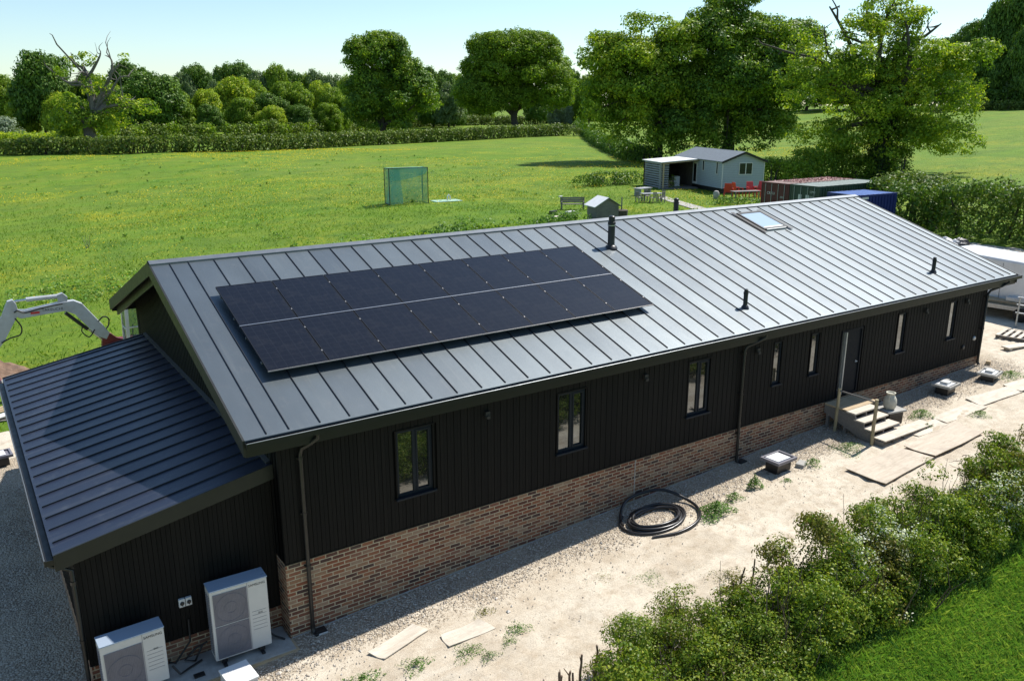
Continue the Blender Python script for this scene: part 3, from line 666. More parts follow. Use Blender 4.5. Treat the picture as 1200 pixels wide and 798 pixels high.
mb = MB(); mb.hexa([(-.07,LY0+.1,LZ1-.01),(-.002,LY0+.1,LZ1+.0),(-.002,LY1-.05,LZ1+.0),(-.07,LY1-.05,LZ1-.01)],[(-.07,LY0+.1,LZ1+.02),(-.002,LY0+.1,LZ1+.05),(-.002,LY1-.05,LZ1+.05),(-.07,LY1-.05,LZ1+.02)]); mb.build('abutment_flashing', M['soffit'], B, world=True, fix=True)
mb = MB(); mb.box((LX-.12,LY0-.03,LZ0-.13),(LX-.003,LY1+.03,LZ0-.115)); mb.box((LX-.13,LY0-.03,LZ0-.13),(LX-.118,LY1+.03,LZ0-.035)); mb.box((LX-.118,LY0-.03,LZ0-.114),(LX-.003,LY0-.02,LZ0-.04)); G2 = mb.build('gutter', M['trim'], B, world=True)
mb = MB(); mb.tube([(LX-.125,LY0-.03,LZ0-.03),(LX-.125,LY1+.03,LZ0-.03)], .009, 6); mb.build('gutter_lip', M['ridge'], G2, world=True)
WY = .45; WX = -3.15
mb = MB(); x = WX; k = 0
while x < -.03:
    x1 = min(x+.070, -.012); mb.box((x,WY+(0 if k % 2 else .006),-1.03),(x1,WY+.05,zl(x)-.06)); x += .076; k += 1
y = WY+.1; 
while y < 10.3:
    mb.box((WX+(0 if k % 2 else .018),y,-1.03),(WX+.05,min(y+.113,10.35),zl(WX)-.06)); mb.box((WX, 10.36, -1.03), (-.02, 10.40, zl(WX)-.07)) if y > 10.2 else None; y += .125; k += 1
mb.build('timber_cladding', M['clad'], B, world=True)
mb = MB(); mb.box((WX+.051,WY+.051,-1.05),(-.02,WY+.2,zl(WX)-.06)); mb.box((WX+.051,WY+.2,-1.05),(WX+.2,10.35,zl(WX)-.06)); mb.build('wall', M['clad'], B, world=True)
mb = MB(); mb.box((WX+.02,WY+.02,-2.4),(-.006,WY+.2,-1.052)); mb.box((WX+.02,WY+.2,-2.4),(WX+.2,10.35,-1.052)); mb.build('brick_plinth', M['brick'], B, world=True)
mb = MB(); mb.tube([(LX-.06,WY-.0,LZ0-.12),(LX-.06,WY-.02,LZ0-.2),(WX-.05,WY-.04,LZ0-.36),(WX-.05,WY-.04,-1.58)], .034, 12)
for z in (.55, -.5): mb.tube([(WX-.05,WY-.04,z-.03),(WX-.05,WY-.04,z+.03)], .045, 12)
mb.build('downpipe', M['pipe'], B, world=True, smoothed=True)
# power isolators
iso = empty('power_isolator', (-1.62,WY-.001,-.36), 0, 'pair of small white electrical isolators on the black wall above the heat pumps', 'isolator switch')
mb = MB(); mb.box((-.105,-.06,-.075),(-.005,0,.075)); mb.box((.005,-.06,-.075),(.105,0,.075)); mb.build('switch_box', M['white'], iso, bevel=.008)
for x in (-.055, .055):
    mb = MB(); mb.lathe([(.034,0),(.034,.012),(.022,.02)], 14, M=Matrix.Translation((x,-.0601,0)) @ Matrix.Rotation(PI/2, 4, 'X')); mb.box((x-.008,-.10,-.03),(x+.008,-.0805,.03)); mb.build('rotary_switch', M['black'], iso)

# ------------------------------------------------------------------ solar panels
e1 = Vector((1,0,0)); e2 = Vector((0, 1, SL)).normalized(); e3 = e1.cross(e2)
O = Vector((.3188, YE, ZE)); PW, PH = 1.154, 1.5987
ordn = ['first','second','third','fourth','fifth','sixth','seventh','eighth']
proto = None
for j in (1, 0):
    for i in range(8):
        lab = '%s black solar panel from the left in the %s row on the metal roof' % (ordn[i], 'upper' if j else 'lower')
        c = O + e1*((i+.5)*PW) + e2*(1.5285+(j+.5)*PH) + e3*.175
        Mx = Matrix((e1, e2, e3)).transposed().to_4x4(); Mx.translation = c
        if proto is None:
            proto = bpy.data.objects.new('solar_panel', None); COL.objects.link(proto); TM[proto.name] = Matrix.Identity(4); proto.empty_display_size = .2
            mb = MB(); w, h = PW/2-.009, PH/2-.009; t = .016
            mb.box((-w,-h,-.035),(-w+t,h,0)); mb.box((w-t,-h,-.035),(w,h,0)); mb.box((-w+t,-h,-.035),(w-t,-h+t,0)); mb.box((-w+t,h-t,-.035),(w-t,h,0)); mb.build('frame', M['solarframe'], proto)
            mb = MB(); mb.box((-w+t-.002,-h+t-.002,-.02),(w-t+.002,h-t+.002,-.004)); mb.build('glass', M['solar'], proto)
            mb = MB()
            for y in (-h*.55, h*.55): mb.box((-PW/2,y-.02,-.075),(PW/2,y+.02,-.037))
            mb.build('rail', M['alu'], proto)
            mb = MB()
            for y in (-h*.55, h*.55): mb.box((w-.004,y-.02,-.03),(w+.014,y+.02,.006))
            mb.build('clamp', M['alu'], proto)
            mb = MB()
            for x in (-.2,.33):
                for y in (-h*.55, h*.55): mb.box((x-.02,y-.03,-.172),(x+.02,y+.03,-.075))
            mb.build('seam_clamp', M['alu'], proto)
            o = proto
        else: o = copy_tree(proto)
        o.matrix_world = Mx
        tag(o, lab, 'solar panel', 'solar panels in two rows on the roof')
rl = empty('trim_rail', (O+e1*4*PW+e2*(1.5285+PH)+e3*.175), 0, 'thin silver rail running between the two rows of solar panels', 'rail')
mb = MB(); q = Matrix((e1, e2, e3)).transposed().to_4x4()
mb.box((-4*PW,-.0085,-.03),(4*PW,.0085,.004), M=q); mb.build('rail_bar', M['steel'], rl)
rl2 = empty('edge_rail', (O+e1*4*PW+e2*(1.5285)+e3*.175), 0, 'thin pale edging strip along the bottom of the solar panel array', 'rail')
mb = MB(); mb.box((-4*PW,-.009,-.022),(4*PW,-.0005,.0), M=q); mb.build('edging_bar', M['alu'], rl2)

# ------------------------------------------------------------------ heat pumps
def text(s_, size, name, mat, parent, M4, ext=.001):
    cu = bpy.data.curves.new(name, 'FONT'); cu.body = s_; cu.size = size; cu.extrude = ext; cu.align_x = 'CENTER'
    to = bpy.data.objects.new(name+'_t', cu); COL.objects.link(to); dg = bpy.context.evaluated_depsgraph_get(); dg.update()
    me = bpy.data.meshes.new_from_object(to.evaluated_get(dg)); bpy.data.objects.remove(to)
    me.transform(M4); me.materials.clear(); me.materials.append(mat); me.name = name
    o = bpy.data.objects.new(name, me); COL.objects.link(o); o.parent = parent; TM[o.name] = TM[parent.name]; return o
FRONT = Matrix.Rotation(PI/2, 4, 'X')
def heatpump(loc, rz, H, fans, label):
    e = empty('heat_pump', loc, rz, label, 'heat pump', 'white heat pump units on the concrete pad')
    w, d = .95, .33; z0 = .11
    mb = MB(); mb.box((0,0,z0),(w,d,z0+H-.022)); body = mb.build('casing', M['hpwhite'], e, bevel=.012)
    mb = MB(); mb.box((-.008,-.010,z0+H-.022),(w+.008,d+.008,z0+H)); mb.build('lid', M['hptop'], e, bevel=.006)
    gx0, gx1 = .045, .60
    fh = (H-.10)/fans if fans == 2 else H-.17
    for f in range(fans):
        a = z0+.035+f*fh; b_ = a+fh-.02
        mb = MB(); mb.box((gx0,-.012,a),(gx0+.012,-.0005,b_)); mb.box((gx1-.012,-.012,a),(gx1,-.0005,b_)); mb.box((gx0+.012,-.012,a),(gx1-.012,-.0005,a+.012)); mb.box((gx0+.012,-.012,b_-.012),(gx1-.012,-.0005,b_))
        mb.box((gx0+.012,-.006,a+.012),(gx1-.012,-.001,b_-.012))
        g_ = mb.build('fan_grille', M['grille'], e)
        mb = MB(); n_ = 22
        for k in range(n_):
            x = gx0+.02+(gx1-gx0-.04)*k/(n_-1); mb.box((x-.004,-.0125,a+.014),(x+.004,-.0065,b_-.014))
        mb.build('grille_bars', M['grille'], g_)
        mb = MB(); cxx, czz = (gx0+gx1)/2, (a+b_)/2; r_ = min(gx1-gx0, b_-a)*.46
        for rr in (1, .4): mb.tube([(cxx+r_*rr*math.cos(t), -.0135, czz+r_*rr*math.sin(t)) for t in np.linspace(0, 2*PI, 28)[:-1]], .004, 5, closed=True)
        mb.build('fan_guard', M['grille'], g_)
    mb = MB(); mb.box((.612,-.004,z0+.01),(.617,-.0005,z0+H-.03))
    for k in range(6): mb.box((.66,-.004,z0+H*.28+k*.07),(.90,-.0005,z0+H*.28+k*.07+.004))
    mb.build('panel_line', M['grille'], e)
    text('SAMSUNG', .062, 'lettering', M['dark'], e, Matrix.Translation((.775,-.003,z0+H-.12)) @ FRONT)
    text('EHS', .045, 'lettering', M['dark'], e, Matrix.Translation((.80,-.003,z0+H*.5 if fans == 2 else z0+H-.36)) @ FRONT)
    mb = MB()
    for k in range(int((H-.2)/.045)):
        z = z0+.1+k*.045
        for y in (.05, .18): mb.box((-.006,y,z),(-.0005,y+.10,z+.018))
    mb.build('side_louvre', M['grille'], e)
    for x in (.14, .78):
        mb = MB(); mb.box((x-.03,-.07,.0),(x+.03,d+.07,.035)); mb.box((x-.05,.01,.035),(x+.05,.09,z0-.001)); mb.box((x-.05,d-.09,.035),(x+.05,d-.01,z0-.001)); mb.build('rubber_foot', M['dark'], e, bevel=.006)
    return e
pad = g1(-1.2,0)+.10
h1 = heatpump((-1.335,-.10,pad), R(-1.5), 1.33, 2, 'tall two fan white heat pump standing nearer the brick corner')
h2 = heatpump((-3.03,-.13,pad), R(2), .98, 1, 'short single fan white heat pump at the left end of the concrete pad')
sl = empty('concrete_pad', (-1.6,0,pad-.12), 0, 'pale concrete pad with timber edging under the heat pumps', 'concrete pad')
mb = MB(); mb.box((-1.9,-.34,-.06),(1.57,.455,.12)); mb.build('slab', M['concrete'], sl, bevel=.01)
mb = MB(); mb.box((-1.9,-.38,-.05),(1.61,-.342,.112)); mb.box((1.572,-.342,-.05),(1.612,.0,.105)); mb.box((1.50,-.42,-.05),(1.56,-.382,.10)); mb.build('timber_edging', M['timber'], sl)
wc = empty('white_cabinet', (-1.16,-.62,g1(-1.2,-.8)), R(5), 'low white lidded box at the bottom edge beside the heat pump pad', 'box')
mb = MB(); mb.box((-.22,-.40,0),(.22,.12,.30)); mb.build('box_body', M['white'], wc, bevel=.01); mb = MB(); mb.box((-.235,-.415,.30),(.235,.135,.33)); mb.build('lid', M['vanwhite'], wc, bevel=.008)
# pipes between pumps and wall
def pipes(name, runs, r, mat, label, cat):
    mb = MB()
    for p in runs: mb.tube(p, r, 8)
    o = mb.build(name, mat, None, smoothed=True); return tag(o, label, cat)
def wig(a, b_, n_, amp, z): return [(a[0]+(b_[0]-a[0])*t+random.uniform(-amp, amp), a[1]+(b_[1]-a[1])*t+random.uniform(-amp, amp), z+random.uniform(0, .05)) for t in np.linspace(0, 1, n_)]
pipes('insulated_pipes', [[(-1.35,.35,pad+.25),(-1.55,.38,pad+.18),(-1.75,.33,pad+.05),(-1.6,.25,pad+.03),(-1.45,.30,pad+.25)], [(-1.6,.42,pad+.75),(-1.62,.38,pad+.35),(-1.9,.33,pad+.06),(-2.02,.2,pad+.2)], [(-.38,.15,pad+.2),(-.25,.12,pad+.06),(-.12,.0,pad+.02)], [(-2.0,.05,pad+.22),(-1.9,-.02,pad+.06),(-1.75,.1,pad+.03),(-1.5,.2,pad+.04)]], .018, M['dark'], 'black insulated pipes looping over the pad behind the heat pumps', 'pipes')
mb = MB(); mb.box((-1.72,-.2,pad+.001),(-1.55,-.1,pad+.03)); o = mb.build('drain_cover', M['dark']); tag(o, 'small dark drain grate lying on the concrete pad between the heat pumps', 'drain grate')

# ------------------------------------------------------------------ coil of pipe
mb = MB(); pts = []; cx_, cy_ = 7.92, -.93
z0 = g1(cx_, cy_)+.05
rad = [.86,.70,.66,.60,.56,.62]
N = 30
for k in range(N*5+1):
    t = k/N; a = 2*PI*t+2.2; i = int(t); f = t-i; r0 = rad[min(i, 5)]; r1 = rad[min(i+1, 5)]; r = r0+(r1-r0)*f
    lift = .012*i+.03*math.sin(a*1.3+i)
    ox = .03*math.sin(i*2.1); oy = .04*math.cos(i*1.7)
    x = cx_+ox+r*math.cos(a); y = cy_+oy+r*.68*math.sin(a)
    pts.append((x, y, g1(x, y)+.045+max(0, lift)+.02*(i % 2)))
x, y, z = pts[0]
lead = [(x, y, g1(x,y)+.05)]
# springy free loop that rises by the wall and comes back down on the right
loop = [(7.16,-.72,g1(7,0)+.07),(7.35,-.42,g1(7,0)+.10),(7.75,-.12,g1(8,0)+.16),(8.25,-.10,g1(8,0)+.24),(8.75,-.32,g1(9,0)+.22),(9.02,-.78,g1(9,0)+.10),(8.95,-1.22,g1(9,0)+.06),(8.55,-1.58,g1(9,0)+.05),(7.95,-1.66,g1(8,0)+.05),(7.35,-1.45,g1(7,0)+.05)]
def cr(P_, n_=8):
    out = []; P_ = [Vector(p) for p in P_]; P_ = [P_[0]]+P_+[P_[-1]]
    for i in range(1, len(P_)-2):
        for k in range(n_):
            t = k/n_; p0, p1, p2, p3 = P_[i-1:i+3]
            out.append(.5*((2*p1)+(p2-p0)*t+(2*p0-5*p1+4*p2-p3)*t*t+(3*p1-p0-3*p2+p3)*t**3))
    out.append(P_[-2]); return out
mb.tube(pts, .034, 10); mb.tube(cr(loop), .034, 10)
o = mb.build('coiled_pipe', M['hose'], None, smoothed=True); tag(o, 'coil of thick black plastic pipe lying on the gravel by the brick wall', 'coiled pipe')

# ------------------------------------------------------------------ steps and things by the door
st = empty('wooden_steps', (15.5,-.8,g1(15.5,-.8)), 0, 'new timber steps with a landing and two posts below the grey door', 'steps')
mb = MB(); mb.box((14.92,-.72,-.075),(16.30,-.03,-.035))
mb.build('deck', M['timber'], st, world=True, bevel=.004)
for k, (x0, x1, ya, yb, z) in enumerate([(14.90,15.92,-.98,-.70,-.05),(14.92,16.0,-1.24,-.93,-.21),(14.94,16.1,-1.52,-1.19,-.37)]):
    mb = MB(); mb.box((x0,ya,z-.04),(x1,yb,z)); mb.build('tread', M['ply'], st, world=True, bevel=.004)
mb = MB(); mb.box((14.96,-1.86,-.56),(17.15,-1.47,-.525)); mb.build('landing_board', M['ply'], st, world=True, bevel=.004)
mb = MB()
for x in (14.93, 15.40, 15.86):
    mb.add([(x,-1.82,-.80),(x,-1.55,-.80),(x,-.03,-.30),(x,-.03,-.08),(x,-.95,-.095),(x,-1.0,-.25),(x,-1.22,-.255),(x,-1.25,-.415),(x,-1.5,-.42),(x,-1.5,-.57),(x,-1.82,-.57)]+[(x+.04,-1.82,-.80),(x+.04,-1.55,-.80),(x+.04,-.03,-.30),(x+.04,-.03,-.08),(x+.04,-.95,-.095),(x+.04,-1.0,-.25),(x+.04,-1.22,-.255),(x+.04,-1.25,-.415),(x+.04,-1.5,-.42),(x+.04,-1.5,-.57),(x+.04,-1.82,-.57)],
           [tuple(range(11)), tuple(range(21, 10, -1))]+[(i, i+11, (i+1) % 11+11, (i+1) % 11) for i in range(11)])
for lx in (14.935, 15.42, 15.86, 16.2):
    for ly in (-.12, -.66): mb.box((lx,ly-.05,-.85),(lx+.07,ly+.02,-.09))
mb.box((16.5,-1.84,-.75),(16.6,-1.50,-.562))
mb.build('stringer', M['oldwood'], st, world=True, fix=True)
def ipost(x, y, z0, z1, r, lean=(0,0)):
    mb = MB(); n_ = 7
    mb.tube([(x+lean[0]*t+random.uniform(-.006,.006), y+lean[1]*t+random.uniform(-.006,.006), z0+(z1-z0)*t) for t in np.linspace(0, 1, n_)], [r*random.uniform(.93, 1.06) for _ in range(n_)], 10); return mb.build('post', M['post'], st, world=True, smoothed=True)
ipost(14.86,-1.55,-1.0,.53,.045); ipost(14.90,-.42,-1.0,.50,.042, (.03,0))
mb = MB(); mb.tube([(14.93,-.35,.43),(14.90,-.9,.44),(14.87,-1.5,.44)], .022, 8); mb.build('handrail', M['oldwood'], st, world=True)
# block table and churn
pb = empty('drain_chamber', (16.55,-.95,g1(16.5,-.9)), R(-12), 'dark plastic chamber topped with a pale slab next to the steps', 'drain chamber', 'raised drain chambers in the gravel')
mb = MB(); mb.box((-.24,-.22,-.1),(.24,.22,.36)); mb.build('chamber_riser', M['black'], pb, bevel=.01)
mb = MB(); mb.box((-.33,-.26,.36),(.33,.26,.41)); mb.build('cover_slab', M['concrete'], pb, bevel=.01)
zt = g1(16.5,-.9)+.41
ch = empty('stone_urn', (16.48,-.95,zt), 0, 'pale churn shaped urn standing on the slab beside the timber steps', 'urn')
mb = MB(); mb.lathe([(.10,0),(.135,.02),(.165,.09),(.175,.19),(.165,.28),(.125,.36),(.10,.40),(.105,.43),(.125,.455),(.125,.47),(.09,.47),(.08,.44)], 26); mb.build('urn_body', M['stonepot'], ch, smoothed=True)
for a in (0.4, PI+.4):
    mb = MB(); c_, s_ = math.cos(a), math.sin(a); mb.tube([(c_*.12,s_*.12,.40),(c_*.17,s_*.17,.40),(c_*.185,s_*.185,.36),(c_*.16,s_*.16,.32)], .012, 8); mb.build('handle', M['stonepot'], ch, smoothed=True)
def chamber(x, y, rz, h, label, brick=False, style=0):
    z = g1(x, y); e = empty('drain_chamber', (x, y, z), rz, label, 'drain chamber', 'raised drain chambers in the gravel')
    mb = MB(); mb.box((-.26,-.18,-.1),(.26,.18,h-.06)); mb.build('chamber_riser', M['black'], e, bevel=.01)
    mb = MB(); w, d = .36, .27
    mb.box((-w,-d,h-.06),(w,d,h-.03)); mb.box((-w,-d,h-.03),(w,-d+.05,h+.01)); mb.box((-w,d-.05,h-.03),(w,d,h+.01)); mb.box((-w,-d+.05,h-.03),(-w+.05,d-.05,h+.01)); mb.box((w-.05,-d+.05,h-.03),(w,d-.05,h+.01))
    mb.build('cover_frame', M['concrete'] if style else M['grille'], e)
    mb = MB(); mb.box((-w+.08,-d+.08,h-.03),(w-.16,d-.08,h+.02)); mb.build('cover_plate', M['vanwhite'], e, bevel=.004)
    if style:
        mb = MB(); mb.box((-.20,-.12,h+.02),(.06,.10,h+.09)); mb.build('paving_block', M['white'], e, bevel=.006)
        mb = MB(); mb.box((.12,.02,h+.01),(.30,.22,h+.06)); mb.build('spare_block', M['concrete'], e, bevel=.006)
    return e
chamber(11.93,-.97,R(2),.34,'dark drain chamber with a white plate on top by the middle downpipe')
chamber(19.70,-.72,R(6),.30,'drain chamber with pale blocks on its cover between the steps and the far corner', style=1)
chamber(21.72,-.95,R(12),.25,'drain chamber piled with pale slabs by the far right corner of the building', style=1)
def slabthing(name, pts4, z, t, mat, label, cat, curl=0.0, group=None):
    "a sheet lying on the ground through four ground corners, slightly warped"
    n_ = 9; a, b_, c_, d_ = [np.array(p, float) for p in pts4]; top = []; 
    V = []; F = []
    for i in range(n_):
        for j in range(n_):
            u, v = i/(n_-1), j/(n_-1); p = (a*(1-u)+d_*u)*(1-v)+(b_*(1-u)+c_*u)*v
            p = p+np.array([vn(u*4+p[0], v*3)*.02-.01, vn(v*4, u*3+p[1])*.02-.01])
            zz = g1(p[0], p[1])+z+curl*((u-.5)**2+(v-.5)**2)*.9+.012*math.sin(3*u+5*v+p[0])
            V.append((p[0], p[1], zz)); 
    V += [(x_, y_, zz-t) for x_, y_, zz in V]; m_ = n_*n_
    for i in range(n_-1):
        for j in range(n_-1):
            q_ = (i*n_+j, (i+1)*n_+j, (i+1)*n_+j+1, i*n_+j+1); F.append(q_); F.append(tuple(k+m_ for k in q_[::-1]))
    for i in range(n_-1):
        for (p, q) in ((i, i+1), ((n_-1)*n_+i+1, (n_-1)*n_+i)): F.append((p, q, q+m_, p+m_))
        for (p, q) in (((i+1)*n_, i*n_), (i*n_+n_-1, (i+1)*n_+n_-1)): F.append((p, q, q+m_, p+m_))
    mb = MB(); mb.add(V, F); o = mb.build(name, mat, fix=True); return tag(o, label, cat, group)
gp = 'plywood boards laid on the sandy ground'
slabthing('plywood_board', [(.92,-1.24),(1.08,-1.55),(2.06,-1.31),(1.92,-.97)], .035, .018, M['ply'], 'narrow pale board lying nearest the left corner of the brick wall', 'board', .04, gp)
slabthing('plywood_board', [(2.15,-1.58),(2.12,-1.94),(3.06,-1.99),(2.96,-1.57)], .03, .018, M['ply'], 'second narrow pale board, right of the one nearest the brick corner', 'board', .03, gp)
slabthing('plywood_board', [(13.1,-2.02),(13.15,-3.06),(15.28,-2.96),(15.13,-2.06)], .06, .02, M['ply2'], 'large plywood sheet lying foremost, its near edge raised, beside the hedge', 'board', .06, gp)
slabthing('plywood_board', [(15.3,-2.16),(15.33,-2.98),(17.6,-2.95),(17.7,-2.12)], .075, .02, M['ply2'], 'large dusty plywood sheet just beyond the foremost sheet', 'board', .05, gp)
slabthing('plywood_board', [(16.25,-1.62),(16.2,-2.02),(17.55,-2.06),(17.6,-1.64)], .03, .02, M['ply'], 'short narrow board at the end of the step landing', 'board', .02, gp)
slabthing('plywood_board', [(17.62,-1.52),(17.6,-1.98),(19.45,-2.1),(19.5,-1.62)], .03, .02, M['ply'], 'middle board of the narrow walkway, with a green weed at its corner', 'board', .03, gp)
slabthing('plywood_board', [(19.6,-1.38),(19.45,-1.95),(21.35,-2.12),(21.5,-1.6)], .04, .02, M['ply'], 'pale walkway board opposite the far corner of the building', 'board', .03, gp)
slabthing('plywood_board', [(21.45,-1.5),(21.3,-2.1),(23.3,-2.25),(23.4,-1.7)], .05, .02, M['ply'], 'last pale walkway board at the right edge', 'board', .03, gp)
# bricks/wood near the first chamber
mb = MB(); mb.box((-.16,-.1,0),(.16,.1,.10)); o = mb.build('concrete_block', M['concrete'], bevel=.008); moved(o, (12.55,-1.18,g1(12.5,-1.2)), R(20)); tag(o, 'pale concrete block lying just right of the drain chamber near the middle downpipe', 'block')
mb = MB(); mb.box((-.07,-.07,-.2),(.07,.07,.14)); o = mb.build('timber_offcut', M['timber'], bevel=.006); moved(o, (23.0,-.25,g1(23,-.2)), R(20)); tag(o, 'short brown timber post at the far corner under the downpipe', 'timber post')
mb = MB(); mb.box((-.55,-.15,.08),(.55,.15,.13)); mb.box((-.45,-.12,0),(-.35,.12,.08)); mb.box((.3,-.12,0),(.4,.12,.08)); o = mb.build('timber_pallet', M['ply'], bevel=.004); moved(o, (25.3,.0,g1(25,-.3)), R(-12)); tag(o, 'small pale pallet on the sand past the far corner of the building', 'pallet')
# ------------------------------------------------------------------ trees
def limb_pts(p, q, n=7, wob=.06, sag=0.0):
    p = np.array(p, float); q = np.array(q, float); d = np.linalg.norm(q-p); out = []
    off = RNG.normal(size=3)*wob*d
    for i in range(n):
        t = i/(n-1); out.append(tuple(p+(q-p)*t+off*math.sin(PI*t)+RNG.normal(size=3)*wob*.25*d*(1 if 0 < i < n-1 else 0)+np.array([0,0,sag*math.sin(PI*t)])))
    return out
def crown_leaves(lobes, leaf, density, clump, gap=.25, sub=True):
    "leaves gathered in clumps on boughs over the skin of ellipsoid lobes; returns centres, normals"
    C = []; Nn = []; L2 = []
    for (cx, cy, cz, rx, ry, rz) in lobes:
        if sub and min(rx, rz) > 2.2*clump:
            rs = max(min(rx, rz)*.36, clump*1.25); k = int(5.2*(rx*ry+rx*rz+ry*rz)/(3*rs*rs)*.62)+3
            d = rdir(k); d[:, 2] = np.where(d[:, 2] < -.5, -d[:, 2]*.8, d[:, 2]); d = unit(d); f = RNG.uniform(.66, .93, k)
            for j in range(k):
                if RNG.random() < gap*.55: continue
                r_ = rs*RNG.uniform(.7, 1.3); L2.append((cx+d[j,0]*rx*f[j], cy+d[j,1]*ry*f[j], cz+d[j,2]*rz*f[j], r_*1.15, r_*1.15, r_*.78, d[j]))
            L2.append((cx, cy, cz, rx*.55, ry*.55, rz*.5, np.array([0,0,1.])))
        else: L2.append((cx, cy, cz, rx, ry, rz, np.array([0,0,.6])))
    for (cx, cy, cz, rx, ry, rz, od) in L2:
        area = 4*PI*((rx*ry)**1.6/3+(rx*rz)**1.6/3+(ry*rz)**1.6/3)**(1/1.6)
        nc = max(5, int(area/(clump*clump)*1.15))
        d = rdir(nc)+od*.35; d = unit(d); fac = RNG.uniform(.6, 1.0, nc)**.6
        cc = np.array([cx, cy, cz])+d*np.array([rx, ry, rz])*fac[:, None]
        keepn = RNG.random(nc) > gap; cc = cc[keepn]; d = d[keepn]
        if len(cc) == 0: continue
        rc = clump*RNG.uniform(.35, .95, len(cc))
        per = np.maximum(4, (density*rc*rc/(leaf*leaf)).astype(int)); idx = np.repeat(np.arange(len(cc)), per)
        dd = rdir(len(idx)); dd[:, 2] = dd[:, 2]*.75+.15; dd = unit(dd)
        rr = rc[idx]*RNG.uniform(.3, 1.0, len(idx))**.5
        C.append(cc[idx]+dd*rr[:, None]*np.array([1.15, 1.15, .75])); Nn.append(unit(dd*.8+d[idx]*.5+RNG.normal(size=(len(idx), 3))*.42+np.array([0,0,.25])))
    return np.concatenate(C), np.concatenate(Nn)
def make_tree(name, base, lobes, leafm, leaf, label, cat='tree', group=None, density=5.5, clump=1.2, gap=.25, trunk_r=.5, fork=None, bark='bark', bare=(), ivy=0, limbs=9, leafm2=None, loc=None):
    "lobes are (lateral, depth, height, rx, ry, rz) in metres relative to the base, lateral along the camera's right"
    e = empty(name, base, -YAW, label, cat, group)
    H = max(l[2]+l[5] for l in lobes); fork = fork or H*.38
    mb = MB(); tp = [(0,0,-.5),(0,0,0),(.1*trunk_r,0,fork*.35),(-.2*trunk_r,.1,fork*.7),(0,0,fork)]
    mb.tube(tp, [trunk_r*1.5, trunk_r*1.25, trunk_r, trunk_r*.9, trunk_r*.85], 10)
    mb.tube(limb_pts((0,0,fork*.9), (lobes[0][0]*.5, lobes[0][1]*.5, min(H*.8, lobes[0][2]+lobes[0][5]*.3)), 6, .05), np.linspace(trunk_r*.8, trunk_r*.15, 6), 8)
    for k in range(limbs):
        l = lobes[k % len(lobes)]; d = rdir(1)[0]; d[2] = abs(d[2])*.6
        q = np.array(l[:3])+d*np.array(l[3:])*.78; z = fork*RNG.uniform(.75, 1.15)
        mb.tube(limb_pts((0,0,z), q, 7, .07, .1*H*.3), np.linspace(trunk_r*.5, trunk_r*.06, 7), 6)
    for pl, r0 in bare:
        pl = [np.array(p, float) for p in pl]; pts = cr([tuple(p) for p in pl], 4); mb.tube(pts, np.linspace(r0, r0*.18, len(pts)), 7)
        for k in range(3, len(pts)-1, 2):
            q = np.array(pts[k])+RNG.normal(size=3)*r0*3.5+np.array([0,0,r0*2.5]); mb.tube(limb_pts(pts[k], q, 5, .12), np.linspace(r0*.3, r0*.05, 5), 5)
    mb.build('trunk', M[bark], e, smoothed=True)
    C, Nn = crown_leaves(lobes, leaf, density, clump, gap)
    sz = leaf*RNG.uniform(.7, 1.35, len(C))
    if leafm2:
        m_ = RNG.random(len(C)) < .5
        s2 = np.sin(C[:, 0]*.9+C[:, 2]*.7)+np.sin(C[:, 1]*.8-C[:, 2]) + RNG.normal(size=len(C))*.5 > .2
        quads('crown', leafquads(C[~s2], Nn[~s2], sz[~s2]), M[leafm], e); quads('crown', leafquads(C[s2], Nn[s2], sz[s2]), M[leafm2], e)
    else: quads('crown', leafquads(C, Nn, sz), M[leafm], e)
    if ivy:
        n_ = 5000; a = RNG.uniform(0, 2*PI, n_); z = RNG.uniform(0, ivy, n_); r = trunk_r*1.25+RNG.gamma(2, .22, n_)
        C = np.stack([r*np.cos(a), r*np.sin(a), z], -1); quads('ivy', leafquads(C, unit(C*np.array([1,1,0])+RNG.normal(size=(n_, 3))*.4), np.full(n_, leaf*.9)), M['ivy'], e)
    return e
def px_tree(base_px, lobes_px, **k):
    "lobes given by direction of view (centre and half sizes in photo pixels) at the distance of the tree's foot"
    p = at(*base_px); dp_ = depth(p); m_ = dp_/FPX; c = math.cos(PITCH)
    out = []
    # lateral and height of each lobe centre by intersecting the view with the upright plane through the foot
    for lb in lobes_px:
        px, py, rx, rz = lb[:4]; dd = lb[4] if len(lb) > 4 else 0
        d = _F + _R*(px-600)/FPX + _U*(399-py)/FPX
        den = d[0]*FWD2[0]+d[1]*FWD2[1]; num = (p.x-CAM[0])*FWD2[0]+(p.y-CAM[1])*FWD2[1]+dd; t = num/den; P = CAM+d*t
        lat = (P[0]-p.x)*_R[0]+(P[1]-p.y)*_R[1]; s_ = t/FPX
        out.append((lat, dd, P[2]-p.z, rx*s_, max(rx, rz)*s_*.85 if rx < 2.2*rz else rz*s_*1.2, rz*s_))
    return p, out
def to_local(p, px, py, dd=0):
    d = _F + _R*(px-600)/FPX + _U*(399-py)/FPX
    t = ((p.x-CAM[0])*FWD2[0]+(p.y-CAM[1])*FWD2[1]+dd)/(d[0]*FWD2[0]+d[1]*FWD2[1]); P = CAM+d*t
    return ((P[0]-p.x)*_R[0]+(P[1]-p.y)*_R[1], dd, P[2]-p.z)
